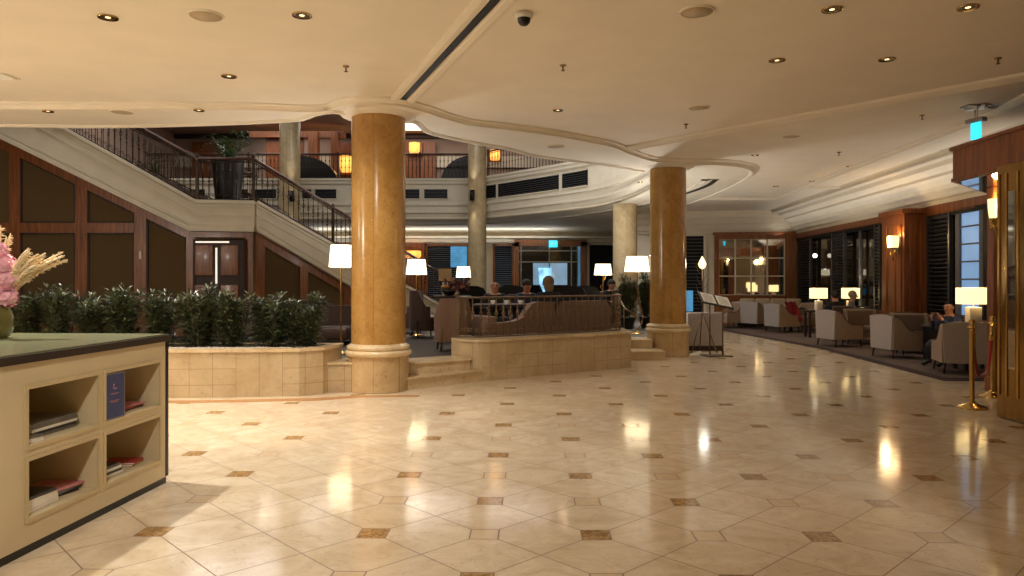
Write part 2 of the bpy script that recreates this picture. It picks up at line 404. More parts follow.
# --- rim curves (plan)
outer = [(-11, 9.45)] + [fl(*p) for p in ((0, 103, ZM), (150, 103, ZM), (250, 104, ZM), (285, 106, ZM))]
outer = [(-11, 9.45)] + [fl(x, y, ZM) for x, y in ((0, 103), (150, 103), (250, 104), (300, 106))] + [(-1.83 + .68 * math.cos(a), 10.15 + .68 * math.sin(a)) for a in (-2.7, -2.1, -1.57, -1.0, -.45)] + [fl(x, y, ZM) for x, y in ((465, 119), (512, 125), (560, 132), (610, 142), (628, 149))] + [(2.62, 14.0), (3.1, 14.2), (3.55, 14.3)]
outer = smoothpath(outer, 5)
inner = [(-11, 10.75)] + [fl(x, y, ZS) for x, y in ((0, 125), (100, 126), (200, 124), (290, 120), (308, 117), (318, 113.5), (340, 112))] + [(-1.83, 10.6)] + [fl(x, y, ZS) for x, y in ((412, 121), (428, 132), (467, 141), (506, 148), (532, 155), (576, 161), (609, 165))] + [(2.5, 15.1), (3.0, 15.38), (3.32, 15.4)]
inner = smoothpath(inner, 5)
rightb = smoothpath([(3.55, 14.3), (4.4, 14.6), (5.0, 15.4), (5.25, 17), (5.3, 19.5), (5.2, 22), (4.95, 25.95)], 5)
fascia = smoothpath([(-15, 28), (-8, 28), (-2.0, 28), (-1.2, 27.7), (.6, 25.7), (1.6, 24.5), (2.3, 23.6), (2.8, 22.6), (3.15, 21.2), (3.35, 19.4), (3.4, 17.4), (3.32, 15.4)], 6)
# lobby ceiling
b = B(); poly = [(-11, -4.2), (wx(-4.2), -4.2), (wx(25), 25.0), (4.95, 25.95)] + list(reversed(rightb[:-1])) + list(reversed(outer[:-1]))
for g in tri(poly): b.add([(poly[i][0], poly[i][1], ZM) for i in g], [(2, 1, 0)])
b.ribbon([(3.0, 14.5), (3.3, 14.33)] + rightb, [(-.14, ZM), (-.14, ZM - .02), (-.10, ZM - .03), (-.03, ZM - .04), (-.01, ZR - .015), (.04, ZR - .015), (.06, ZR)]); b.skirt([(3.25, 15.5), (3.5, 14.9), (3.52, 14.33), (3.62, 14.3)], ZR - .01, ZM)
# stepped moulding between ceiling and rim soffit
b.ribbon(outer, [(-.09, ZM), (-.09, ZM - .02), (-.03, ZM - .03), (-.02, ZM - .045), (0, ZM - .05), (0, ZS)])
poly = outer + [(3.55, 15.2)] + list(reversed(inner))
for g in tri(poly): b.add([(poly[i][0], poly[i][1], ZS) for i in g], [(2, 1, 0)])
b.ribbon(inner, [(-.07, ZS), (-.07, ZS - .012), (-.05, ZS - .015), (-.04, ZS - .03), (0, ZS - .035), (0, ZU)])
struct(b.build('ceiling', 'plaster'))
# far ceiling (lounge under the gallery)
b = B(); poly = [(-15, 34.1), (-15, 28)] + fascia[1:] + [(3.5, 14.9), (3.52, 14.33)] + rightb[1:-1] + [(4.95, 25.95), (4.95, 34.1)]
for g in tri(poly): b.add([(poly[i][0], poly[i][1], ZR) for i in g], [(2, 1, 0)])
struct(b.build('ceiling_lounge', 'cornice'))
# upper hall
struct(B().add([(-15, 9, ZT), (13, 9, ZT), (13, 34, ZT), (-15, 34, ZT)], [(3, 2, 1, 0)]).build('ceiling_upper', 'mauve'))
b = B(); poly = fascia + [(12, 15.4), (12, 34), (-15, 34)]
for g in tri(poly): b.add([(poly[i][0], poly[i][1], ZU) for i in g], [(0, 1, 2)])
struct(b.build('floor_gallery', 'carpetr'))
# gallery fascia with mouldings
b = B(); b.ribbon(fascia, [(-.05, ZU + .001), (-.05, ZU + .03), (-.16, ZU + .03), (-.16, ZU - .05), (-.10, ZU - .08), (-.10, ZU - .16), (-.04, ZU - .2), (0, ZU - .2), (0, 4.42), (-.06, 4.4), (-.06, 4.32), (.02, 4.28), (.04, 4.12), (-.02, 4.1), (-.02, 4.04), (.06, 4.0), (.12, 3.88), (.06, 3.86), (.06, 3.82), (.16, 3.79), (.3, ZR)])
struct(b.build('wall_gallery_fascia', 'cornice'))
# dark linear slot following the ring, and its end near the column
ring = [fl(x, y, ZR) for x, y in ((392, 225), (440, 225), (500, 223), (560, 218), (610, 211), (650, 204), (690, 192), (708, 185), (716, 179))]
ring = smoothpath(ring, 6)
tag(B().band(ring, -.06, .06, ZR - .012, ZR + .02).build('slot_diffuser', 'slotm'), 'black slot air diffuser curving across the lounge ceiling behind the columns', 'air diffuser')
struct(B().ribbon(ring, [(-.32, ZR - .001), (-.32, ZR - .03), (-.22, ZR - .045), (-.14, ZR - .03), (-.1, ZR - .001)]).build('trim_1', 'cornice'))
# walls
H2 = ZT
struct(B().add([(-11, -4.2, 0), (-11, 15.2, 0), (-11, 15.2, ZM), (-11, -4.2, ZM)], [(0, 1, 2, 3)]).build('wall_left', 'wall'))
struct(B().add([(-11, -4.2, 0), (12, -4.2, 0), (12, -4.2, ZM), (-11, -4.2, ZM)], [(3, 2, 1, 0)]).build('wall_rear', 'wall'))
b = B(); b.add([(-15, 34, 0), (13, 34, 0), (13, 34, ZR), (-15, 34, ZR)], [(0, 1, 2, 3)])
struct(b.build('wall_back', 'wall'))
# upper walls
b = B(); b.add([(-15, 33, ZU), (13, 33, ZU), (13, 33, ZT), (-15, 33, ZT)], [(0, 1, 2, 3)])
struct(b.build('wall_upper_back', 'mauve'))
struct(B().box((-1, 32.9, ZT - .12), (28, .2, .16)).build('trim_2', 'darkwood'))
struct(B().box((-1, 32.92, ZT - 1.25), (28, .1, .5)).build('trim_3', 'cornice'))
struct(B().add([(-15, 9, 0), (-15, 34, 0), (-15, 34, ZT), (-15, 9, ZT)], [(0, 1, 2, 3)]).build('wall_upper_left', 'mauve'))
struct(B().add([(13, 9, ZU), (13, 34, ZU), (13, 34, ZT), (13, 9, ZT)], [(0, 1, 2, 3)]).build('wall_upper_right', 'mauve'))
struct(B().add([(-15, 9, ZS + .1), (13, 9, ZS + .1), (13, 9, ZT), (-15, 9, ZT)], [(0, 1, 2, 3)]).build('wall_upper_front', 'mauve'))

# raised lounge floor
plat = [(-11, 10.2), (-2.44, 10.2), (-1.95, 10.45), (-1.5, 10.72), (-.95, 11.2), (-.5, 11.42), (1.7, 12.85), (1.75, 14.7), (2.9, 14.8), (3.4, 15.1), (4.1, 16.4), (4.3, 19), (4.3, 34), (-11, 34)]
struct(B().prism(plat, 0.0, P - .004).build('floor_lounge', 'carpetg'))
# window wall, head, cornice
def wv(y, off=0, z=0): return (wx(y) - off, y, z)
b = B()
def wallstrip(b, y0, y1, z0, z1, off=0, th=.15):
    n = Vector((1, -.077)).normalized(); p0 = Vector((wx(y0), y0)) - n * off; p1 = Vector((wx(y1), y1)) - n * off; q0, q1 = p0 + n * th, p1 + n * th
    b.prism([tuple(p1), tuple(p0), tuple(q0), tuple(q1)], z0, z1)
wallstrip(b, -4.2, 26, 0, .72); wallstrip(b, -4.2, 26, 3.0, 3.9)
wallstrip(b, -4.2, 10.5, .72, 3.0)
struct(b.build('wall_right', 'cornice'))
b = B(); wallstrip(b, 10.6, 25.3, 2.86, 3.06, .06, .08); wallstrip(b, 10.6, 25.3, .70, .76, .12, .14); wallstrip(b, 10.6, 25.3, .0, .7, .03, .05)
struct(b.build('trim_4', 'wood'))
# stepped cornice
path = [(wx(y), y) for y in (25.2, 18, 10, 2, -4)]
prof = [(-.0, 3.06), (-.08, 3.06), (-.08, 3.14), (-.16, 3.17), (-.16, 3.25), (-.27, 3.3), (-.27, 3.38), (-.40, 3.46), (-.52, 3.5), (-.52, 3.56), (-.70, 3.64), (-.74, 3.72), (-.95, 3.72), (-.95, 3.78), (-1.02, ZM)]
struct(B().ribbon(path, prof).build('trim_5', 'cornice'))
def ceiling_strip(name, pts, w=.22, z=ZM, mat='plaster'):
    struct(B().ribbon(pts, [(-w / 2, z), (-w / 2, z - .03), (-w / 2 + .05, z - .055), (-w / 6, z - .032), (w / 6, z - .032), (w / 2 - .05, z - .055), (w / 2, z - .03), (w / 2, z)]).build(name, mat))
ceiling_strip('trim_6', [fl(628, 147, ZM), fl(1024, 75, ZM), fl(1350, 15, ZM)], .26)
ceiling_strip('trim_7', [fl(1090, 60, ZM), fl(1000, 110, ZM), fl(850, 168, ZM), (7.5, 21)], .16)
ceiling_strip('trim_8', [(7.6, 21), (4.95, 21)], .2)
ceiling_strip('trim_9', [(7.4, 18.4), (8.2, 18.4)], .1)
# linear slot with mouldings towards the camera
sl = [fl(399, 104, ZM), fl(495, 0, ZM), fl(560, -70, ZM)]
tag(B().band(sl, -.035, .035, ZM - .012, ZM + .02).build('slot_diffuser', 'slotm'), 'straight black slot air diffuser running from the big near column to the top edge', 'air diffuser')
struct(B().ribbon(sl, [(-.17, ZM), (-.17, ZM - .02), (-.12, ZM - .035), (-.07, ZM - .03), (-.05, ZM - .012), (-.045, ZM)]).ribbon(sl, [(.045, ZM), (.05, ZM - .012), (.07, ZM - .03), (.12, ZM - .035), (.17, ZM - .02), (.17, ZM)]).build('trim_10', 'plaster'))
# cove line light in window cornice
for y in (12.6, 16.3, 20.0, 23.4):
    light('AREA', (wx(y) - .62, y, 3.02), 8 if y < 18 else 5, (1, .96, .9), .25, (PI, math.radians(-12), -.077), sy=3.7)

# right far wall (11 deg turned) with panelling and mirror window
u2 = Vector((math.cos(math.radians(-10)), math.sin(math.radians(-10)))); o2 = Vector((4.3, 25.95))
def f2(s): return o2 + u2 * s
Lw = (wx(25) - 4.3) / u2.x + .3
sx = lambda px: (lambda k: (k * o2.y - o2.x) / (u2.x - k * u2.y))((px - 512) / F)     # distance along the wall for a picture column
b = B(); b.vprism(o2, u2, [(0, 0), (Lw, 0), (Lw, ZM), (0, ZM)], 0, .2); struct(b.build('wall_far_right', 'cornice'))
s0, s1 = sx(714), sx(803); g0, g1 = sx(718.5), sx(784.5)
zz = lambda py, s: EYE + (HZ - py) * f2(s).y / F
b = B(); top, bot = zz(235, s0), .0; gt, gb = zz(239.5, g0), zz(295, g0)
b.vprism(o2, u2, [(s0, 0), (g0, 0), (g0, top), (s0, top)], -.14, .01); b.vprism(o2, u2, [(g1, 0), (s1, 0), (s1, top), (g1, top)], -.14, .01)
b.vprism(o2, u2, [(g0, gt), (g1, gt), (g1, top), (g0, top)], -.14, .01); b.vprism(o2, u2, [(g0, 0), (g1, 0), (g1, gb), (g0, gb)], -.14, .01)
b.vprism(o2, u2, [(s0 - .05, top), (s1, top), (s1, top + .08), (s0 - .05, top + .08)], -.2, .01)
wn = struct(b.build('window_1', 'wood'))
B().vprism(o2, u2, [(g0, gb), (g1, gb), (g1, gt), (g0, gt)], -.03, 0).build('mirror_pane', 'mirror', wn)
b = B()
for px in (718.5, 735, 751, 767, 784.5):
    s = sx(px); b.vprism(o2, u2, [(s - .025, gb), (s + .025, gb), (s + .025, gt), (s - .025, gt)], -.06, -.03)
for t in (0, .34, .66, 1):
    z = gb + (gt - gb) * t; b.vprism(o2, u2, [(g0, z - .02), (g1, z - .02), (g1, z + .02), (g0, z + .02)], -.055, -.03)
b.build('glazing_bars', 'cornice', wn)
b = B(); a0, a1 = sx(799), sx(791)
for q in (sx(790), sx(797)): b.vprism(o2, u2, [(q - .1, .4), (q + .1, .4), (q + .1, gt), (q - .1, gt)], -.17, -.14)
b.build('frame_panels', 'woodl', wn)
# dark opening and pilaster left of it
b = B(); q0, q1 = sx(660), sx(703.5); zt = zz(236, q1)
b.vprism(o2, u2, [(q0, .3), (q1, .3), (q1, zt), (q0, zt)], -.03, .01); w = struct(b.build('window_2', 'void'))
b = B(); b.vprism(o2, u2, [(q0, zt), (q1 + .1, zt), (q1 + .1, zt + .1), (q0, zt + .1)], -.08, .01); b.vprism(o2, u2, [(q1, 0), (q1 + .1, 0), (q1 + .1, zt), (q1, zt)], -.08, .01); b.build('window_frame', 'cornice', w)
b = B()
for z in [.5 + .12 * i for i in range(22)]: b.vprism(o2, u2, [(q0, z), (q1, z), (q1, z + .03), (q0, z + .03)], -.06, -.035)
b.build('blind_slats', 'blacksl', w)
for k, (zz0, pr) in enumerate(((3.1, .12), (3.22, .25), (3.4, .4), (3.6, .55))):
    struct(B().vprism(o2, u2, [(0, zz0), (Lw, zz0), (Lw, ZM), (0, ZM)], -pr, 0).build('trim_%d' % (11 + k), 'cornice'))

# windows of the right wall
nrm = Vector((1, -.077)).normalized()
def win_point(y, off, z): p = Vector((wx(y), y)) - nrm * off; return (p.x, p.y, z)
ypx = lambda px: (8.74 - .077 * 13.6) / ((px - 512) / F - .077)
def window(name, y0, y1, louvers, bars, blue=None):
    b = B(); wallstrip(b, y0, y1, .76, .82, .06, .14); wallstrip(b, y0, y1, 2.8, 2.9, .06, .14)
    for y in (y0 + .05, y1 - .05): wallstrip(b, y - .05, y + .05, .8, 2.86, .06, .14)
    fr = struct(b.build(name, 'void'))
    b = B(); wallstrip(b, y0, y1, .8, 2.86, -.10, .04); b.build('night_pane', 'smoke', fr)
    b = B(); wallstrip(b, y0, y1, .8, 2.86, -.3, .04); b.build('night_backing', 'void', fr)
    for (a, c) in louvers:
        b = B(); mid = (a + c) / 2; n = 23; ang = math.atan2(1, .077)
        for i in range(n):
            z = .84 + i * (2.0 / n); p = win_point(mid, .03, z + .03)
            b.box(p, (c - a, .075, .012), rz=ang, rx=.6)
        for y in (a, c): wallstrip(b, y - .03, y + .03, .8, 2.86, .07, .08)
        b.build('louvre_shutter', 'blacksl', fr)
    b = B()
    for y in bars: wallstrip(b, y - .03, y + .03, .8, 2.86, .02, .05)
    if bars: b.build('mullions', 'clothg', fr)
    if blue:
        b = B(); wallstrip(b, blue[0], blue[1], .82, 2.84, .0, .03); b.build('blue_pane', 'blue', fr, label='frosted pane glowing dusk blue')
        b = B()
        for i in range(1, 6): wallstrip(b, blue[0], blue[1], .82 + i * .34, .85 + i * .34, .03, .035)
        for y in blue: wallstrip(b, y - .06, y + .06, .8, 2.86, .04, .06)
        b.build('blue_pane_bars', 'clothg', fr)
    return fr
window('window_3', ypx(884), ypx(797), [(ypx(812), ypx(800)), (ypx(846), ypx(834)), (ypx(882), ypx(877))], [ypx(832), ypx(860)])
window('window_4', ypx(990), ypx(925), [(ypx(952), ypx(930))], [ypx(957)], (ypx(983), ypx(960)))
tag(B().ball(win_point(ypx(819), .12, 2.25), .07, 10).build('window_lamp', 'whitel'), 'small white globe lamp hanging in the window beyond the chairs', 'lamp')
# sconce pier between windows
pier = thing('wood_pilaster', 'deep red-brown panelled wood pier between the two louvred windows', 'pilaster', (8.4, 15.85, 0), -.0769)
b = B(); b.prism([(0, 0), (.56, 0), (.56, 1.13), (0, 1.13)], 0, 2.98); b.build('shaft', 'wood', pier)
B().box((.28, .56, 2.98), (.68, 1.25, .1)).build('capital', 'wood', pier); B().box((.28, .56, .12), (.64, 1.2, .24)).build('base', 'wood', pier)
b = B()
for y in (.2, .56, .93): b.box((-.012, y, 1.75), (.03, .2 if y != .56 else .3, 1.9), bev=.01)
for x in (.18, .4): b.box((x, -.012, 1.75), (.15, .03, 1.9), bev=.01)
b.build('raised_panel', 'woodl', pier)
# ------------------------------------------------------------------ back wall windows and entrance (y = 34)
def bx34(px): return (px - 512) * 34 / F
def bz34(py): return EYE + (HZ - py) * 34 / F
def backwin(name, p0, p1, y0, y1, slats=True, tint='void'):
    x0, x1, z1, z0 = bx34(p0), bx34(p1), bz34(y0), bz34(y1)
    fr = struct(B().box(((x0 + x1) / 2, 33.97, (z0 + z1) / 2), (x1 - x0, .04, z1 - z0)).build(name, tint))
    b = B()
    for x in (x0, x1): b.box((x, 33.92, (z0 + z1) / 2), (.1, .14, z1 - z0 + .1))
    b.box(((x0 + x1) / 2, 33.92, z1), (x1 - x0 + .1, .14, .1)); b.build('window_frame', 'cornice' if not slats else 'wood', fr)
    if slats:
        b = B(); n = 26
        for i in range(n): b.box(((x0 + x1) / 2, 33.9, z0 + (i + .5) * (z1 - z0) / n), (x1 - x0, .06, .022), rx=.5)
        b.build('blind_slats', 'slatg', fr)
    return fr
wb = backwin('window_5', 427, 484, 245, 300)
B().box((bx34(459), 33.86, bz34(257)), (.75, .03, .95)).build('lit_poster_pane', 'screen', wb)
backwin('window_6', 494, 513, 245, 300)
backwin('window_7', 588, 614, 244, 300, False)
backwin('window_8', 637, 662, 244, 300, False)
x0, x1 = bx34(514.5), bx34(586)
fr = struct(B().box((x0 + .11, 33.8, 1.78), (.22, .4, 2.9)).box((x1 - .14, 33.8, 1.78), (.28, .4, 2.9)).box(((x0 + x1) / 2, 33.8, bz34(243.5)), (x1 - x0, .4, .3)).build('door_1', 'woodl'))
B().box(((x0 + x1) / 2, 33.95, 1.8), (x1 - x0, .05, 2.9)).build('night_backing', 'void', fr)
b = B()
for px in (521, 549, 571, 577): b.box((bx34(px), 33.75, 1.75), (.05, .05, 2.75))
for py in (262, 251): b.box(((x0 + x1) / 2, 33.75, bz34(py)), (x1 - x0 - .4, .05, .05))
b.build('door_frame', 'chrome', fr)
B().box((bx34(579), 33.86, bz34(268)), (.14, .03, 2.0)).build('side_light', 'screen', fr)
B().box(((bx34(533) + bx34(567)) / 2, 33.88, bz34(274)), (bx34(567) - bx34(533), .04, 1.0)).build('street_view', 'street', fr, label='night street seen through the glass doors')
B().box(((x0 + x1) / 2, 33.7, 1.75), (x1 - x0 - .5, .02, 2.75)).build('door_glass', 'glass', fr)
b = B(); b.vprism((bx34(544), 33.64), (1, 0), [(-.28, 2.05), (.32, 2.05), (.36, 1.3), (.2, .75), (.0, .8), (-.22, 1.35)], 0, .04)
tag(b.build('illuminated_sign', 'bluesign'), 'glowing blue and white poster in the glass entrance behind the diners', 'sign')
ex = thing('exit_sign', 'small glowing cyan exit sign above the far entrance', 'exit sign', (bx34(552.5), 33.4, bz34(244.5)))
B().box((0, 0, 0), (.38, .06, .3)).build('panel', 'cyan', ex); B().box((0, 0, .165), (.42, .09, .03)).build('housing', 'clothg', ex)
b = B(); b.box((-.05, -.035, 0), (.05, .01, .18)); b.box((.05, -.035, .02), (.14, .01, .03)); b.box((.1, -.035, 0), (.03, .01, .12), ry=.6); b.build('pictogram', 'white', ex)
struct(B().box((-6.5, 33.9, 3.3), (26, .2, .16)).box((-6.5, 33.8, 3.45), (26, .4, .1)).build('trim_15', 'cornice'))
# wood back-wall part behind the stair foot
wp = struct(B().box((-7.8, 33.9, 1.8), (7.6, .1, 3.1)).build('trim_16', 'woodl'))

# ================================================================== COLUMNS
def column(x, y, r, ztop, mat, label, ped=True, z0=0, rp=.41, n=48):
    t = thing('marble_column', label, 'column', (x, y, z0))
    if ped:
        B().lathe([(rp, 0), (rp, .47)], n=n).build('pedestal', 'drum', t)
        tor = lambda rr, zc, hh: [(rp - .01, zc - hh)] + [(rp - .01 + rr * math.cos(a), zc + hh * math.sin(a)) for a in [(-PI / 2 + PI * i / 8) for i in range(9)]] + [(rp - .01, zc + hh)]
        B().lathe(tor(.055, .512, .045) + tor(.03, .585, .035) + [(r + .005, .64)], n=n).build('base_moulding', 'coping', t)
        zs = .62
    else: zs = 0
    B().lathe([(r, zs), (r * .985, ztop - z0)], n=n).build('shaft', mat, t)
    return t
c1 = column(-1.83, 10.15, .37, ZS, 'shaft', 'thick golden marble column nearest the camera, left of the entrance steps')
c2 = column(3.12, 14.8, .36, ZS, 'shaft', 'golden marble column beside the menu stand, right end of the low wall')
# square plinth block joined to the near column's drum is part of the steps wall
cA = column(-1.28, 27.2, .34, ZT, 'farshaft', 'tall slim marble column with an up-and-down wall light, in the middle distance', False, P)
cB = column(3.36, 22, .36, ZR, 'farshaft', 'pale marble column lit by a floor lamp, just left of the golden column', False, P)
cC = column(-8.1, 27, .37, ZT, 'farshaft', 'marble column rising behind the stair rail, partly hidden by the balusters', False, P)
for cx_, cy_, tn in ((-1.83, 10.15, 31), (3.12, 14.8, 32)): struct(B().lathe([(.36, .005), (.42, .005), (.45, .02), (.50, .03), (.52, .05)], (cx_, cy_, ZS - .045), 48, cap=False).build('trim_%d' % tn, 'plaster'))
def updown(px, py, y, r, label):
    p = at(px, py, y); t = thing('column_light', label, 'wall light', p)
    B().lathe([(.001, -.2), (.09, -.2), (.09, .2), (.001, .2)], n=16).build('housing', 'black', t)
    B().lathe([(.001, .201), (.07, .201), (.07, .206), (.001, .206)], n=16).build('lens', 'lens', t)
    B().box((.05 if px > 400 else .03, .12, 0), (.05, .14, .08)).build('bracket', 'black', t)
    light('SPOT', (p.x, p.y - .03, p.z + .24), 60, NEUT, .04, (PI, 0, 0), 1.0); light('SPOT', (p.x, p.y - .03, p.z - .24), 60, NEUT, .04, (0, 0, 0), 1.0)
updown(472, 195, 26.75, .3, 'black cylinder light shining up and down the tall slim column')
updown(292, 196, 26.5, .3, 'black cylinder light on the column behind the stair rail')

# ================================================================== PLANTER, STEPS, LOW WALL
pl = thing('marble_planter', 'long marble-clad planter holding the row of dark shrubs', 'planter', (0, 0, 0))
pf = [(-11, 9.42), (-4.0, 9.42), (-2.75, 9.55), (-2.49, 9.74), (-2.39, 10.18), (-2.39, 10.4), (-11, 10.4)]
B().prism(pf, 0, .575).build('clad_wall', 'clad', pl)
cop = [(-11, 9.40), (-4.0, 9.40), (-2.74, 9.53), (-2.47, 9.73), (-2.37, 10.2), (-2.37, 10.42), (-11, 10.42)]
cin = [(-11, 9.56), (-4.0, 9.56), (-2.80, 9.68), (-2.62, 9.82), (-2.54, 10.2), (-2.54, 10.28), (-11, 10.28)]
b = B(); n = len(cop)
for i in range(n - 1):
    a, c, d, e = cop[i], cop[i + 1], cin[i + 1], cin[i]
    b.prism([a, c, d, e], .575, .615)
b.build('coping', 'coping', pl)
B().prism(cin, .576, .59).build('soil', 'soil', pl)
b = B(); rr = random.Random(3)
for _ in range(1400):
    x = rr.uniform(-6.5, -2.6); y = rr.uniform(9.6, 9.82) if x < -2.9 else rr.uniform(9.85, 10.2); b.ball((x, y, .6), rr.uniform(.014, .026), 5, (1.2, 1, .7))
o = b.build('pebbles', 'pebble', pl); o['kind'] = 'stuff'
struct(B().prism([(-11, 9.02), (-3.9, 9.02), (-2.4, 9.2), (-1.9, 9.45), (-1.2, 9.5), (-1.2, 9.62), (-2.0, 9.6), (-2.5, 9.38), (-3.9, 9.2), (-11, 9.2)], 0, .004).build('trim_18', plain('stone_border', (176, 128, 82), .2)))
# block between planter and column
lw = thing('marble_block', 'low marble block between the shrub planter and the near column', 'low wall', (0, 0, 0))
B().prism([(-2.46, 9.88), (-2.1, 9.9), (-2.1, 10.4), (-2.38, 10.4)], 0, .37).build('clad_block', 'clad', lw); B().prism([(-2.47, 9.86), (-2.12, 9.88), (-2.12, 10.45), (-2.38, 10.45)], .37, .4).build('coping', 'coping', lw)
st = thing('marble_steps', 'two marble steps right of the big near column', 'steps')
def step(par, nm, poly, z0, z1, dx, dy):
    B().prism(poly, z0, z1 - .03).build(nm + '_riser', 'coping', par)
    B().prism([(poly[0][0] + dx, poly[0][1] + dy), (poly[1][0] + dx, poly[1][1] + dy), (poly[2][0] + dx, poly[2][1] + dy)] + poly[3:], z1 - .03, z1).build(nm + '_tread', 'coping', par)
step(st, 'lower', [(-1.6, 9.98), (-1.43, 10.1), (-.44, 10.99), (-.75, 11.4), (-1.7, 10.8)], 0, .17, .02, -.02)
step(st, 'upper', [(-1.62, 10.36), (-1.45, 10.44), (-.62, 10.99), (-.85, 11.42), (-1.75, 10.85)], .17, P, .015, -.025)
st = thing('marble_steps', 'two marble steps tucked between the low wall and the farther golden column', 'steps')
step(st, 'lower', [(2.06, 13.8), (2.5, 13.8), (2.86, 13.8), (2.86, 14.9), (2.06, 14.9)], 0, .17, 0, -.02)
step(st, 'upper', [(2.06, 14.42), (2.5, 14.42), (2.74, 14.42), (2.74, 15.0), (2.06, 15.0)], .17, P, 0, -.02)
lw2 = thing('marble_low_wall', 'marble-clad low wall topped by an iron railing in the centre', 'low wall')
front = smoothpath([(-.93, 11.36), (-.78, 11.12), (-.55, 10.99), (-.36, 11.03), (-.1, 11.2)], 4) + [(2.04, 12.67), (2.04, 13.78)]
back = [(1.74, 13.78), (1.72, 12.86), (-.4, 11.42), (-.72, 11.5)]
B().prism(front + back, 0, .575).build('clad_wall', 'clad', lw2)
B().prism([(x + (.015 if x > 2 else .0), y - .02) for x, y in front] + back, .575, .615).build('coping', 'coping', lw2)

# ================================================================== RAILINGS
def baluster_mesh(h, scroll=True, r=.008):
    b = B(); b.tube([(0, 0, 0), (0, 0, h)], r, 6)
    for z in (h * .72, h * .45): b.ball((0, 0, z), r * 2.2, 6, (1, 1, 1.4))
    if scroll:
        for s in (-1, 1):
            pts = []
            for i in range(15):
                a = i / 14 * 2.1 * PI; rad = .038 * (1 - i / 18); pts.append((s * (.04 + rad * math.cos(a + PI) * 1), 0, .09 + rad * math.sin(a)))
            b.tube(pts, r * .7, 5)
        b.tube([(0, 0, h * .5), (.03, 0, h * .58), (0, 0, h * .68)], r * .7, 5); b.tube([(0, 0, h * .5), (-.03, 0, h * .58), (0, 0, h * .68)], r * .7, 5)
    return b
def railing(name, label, path, h, step, hr=.03, mat='irond', hmat='rail', scroll=True, post=None, low=.03, br=.008, ends=True):
    t = thing(name, label, 'railing', path[0]); o = Vector(path[0])
    up = [tuple(Vector(p) - o + Vector((0, 0, h))) for p in path]; dn = [tuple(Vector(p) - o + Vector((0, 0, low))) for p in path]
    B().tube(up, hr, 8).build('handrail', hmat, t); B().tube(dn, .014, 6).build('bottom_rail', mat, t)
    if h > .7: B().tube([tuple(Vector(p) + Vector((0, 0, -.07))) for p in up], .012, 6).build('upper_rail', mat, t)
    me = None
    for i, (p, d) in enumerate(walk(path, step, step * .5)):
        q = Vector(p) - o; rz = math.atan2(d.y, d.x)
        if me is None:
            ob = baluster_mesh(h - low, scroll, br).build('baluster', mat, t); me = ob
        else: ob = me.copy(); C.objects.link(ob)
        ob.location = q + Vector((0, 0, low)); ob.rotation_euler.z = rz
    if post:
        for p in post:
            q = Vector(p) - o; B().box((0, 0, (h + .03) / 2), (.055, .055, h + .03)).ball((0, 0, h + .05), .04, 8).build('post', mat, t, tuple(q))
    return t
# low wall railing
rp = [(x, y, .615) for x, y in smoothpath([(-.84, 11.36), (-.68, 11.2), (-.45, 11.13), (-.2, 11.27)], 4)] + [(x, y, .615) for x, y in smoothpath([(1.6, 12.5), (1.85, 12.75), (1.9, 13.1), (1.88, 13.65)], 4)]
railing('iron_railing', 'low wrought-iron railing standing on the central marble wall', rp, .62, .13, .016, 'iron', 'iron', True, [(-.84, 11.36, .615), (1.88, 13.65, .615)])
hr = thing('step_handrail', 'curved iron handrail sweeping down beside the far steps', 'handrail', (2.12, 14.95, P))
B().tube(smoothpath([(0, 0, .0), (0, 0, .8), (0, -.1, .86), (0, -.5, .76), (.02, -.95, .62), (.16, -1.1, .52), (.22, -1.0, .45)], 6), .016, 8).build('handrail', 'iron', hr)
B().tube([(0, -.95, -.17), (0, -.95, .62)], .012, 6).build('post', 'iron', hr)

# ---- staircase
A = (-5.2, 15.0); U = (.633, .774)
upZ = lambda x: 3.04 + .557 * (-6.32 - x)
sc = thing('staircase', 'grand staircase with pale stringer rising to the left behind the shrubs', 'staircase')
b = B(); b.vprism((0, 15), (1, 0), [(-11.4, 2.51 + .484 * 4.9), (-6.5, 2.49), (-6.4, 3.08), (-11.4, upZ(-11.4))], -.06, .12)
b.vprism((0, 15), (1, 0), [(-6.5, 2.49), (-5.2, 2.47), (-5.2, 3.06), (-6.4, 3.08)], -.06, .12)
b.build('stringer', 'cornice', sc)
b = B(); b.vprism(A, U, [(0, 2.47), (4.45, P), (6.2, P), (6.2, .40), (5.6, .67), (0, 3.06)], -.06, .12); b.build('stringer', 'cornice', sc)
def strips(b, o, u, s0, z0, s1, z1, dz, h, t):
    b.vprism(o, u, [(s0, z0 + dz), (s1, z1 + dz), (s1, z1 + dz + h), (s0, z0 + dz + h)], -t, -.05)
b = B()
for dz, h, t in ((-.03, .07, .12), (-.10, .05, .09), (-.27, .03, .085)):
    strips(b, (0, 15), (1, 0), -11.4, upZ(-11.4), -6.38, 3.08, dz, h, t); strips(b, (0, 15), (1, 0), -6.38, 3.08, -5.2, 3.06, dz, h, t); strips(b, A, U, 0, 3.06, 5.6, .67, dz, h, t)
for dz, h, t in ((.0, .05, .13), (.05, .05, .1), (.13, .035, .08)):
    strips(b, (0, 15), (1, 0), -11.4, 2.51 + .484 * 4.9, -6.5, 2.49, dz, h, t); strips(b, (0, 15), (1, 0), -6.5, 2.49, -5.2, 2.47, dz, h, t); strips(b, A, U, 0, 2.47, 4.4, P + .02, dz, h, t)
b.build('stringer_moulding', 'cornice', sc)
b = B(); n = 17; poly = []
for i in range(n): x = -11.3 + i * (4.9 / n); z = 5.3 - i * (2.3 / n); poly += [(x, z), (x + 4.9 / n, z)]
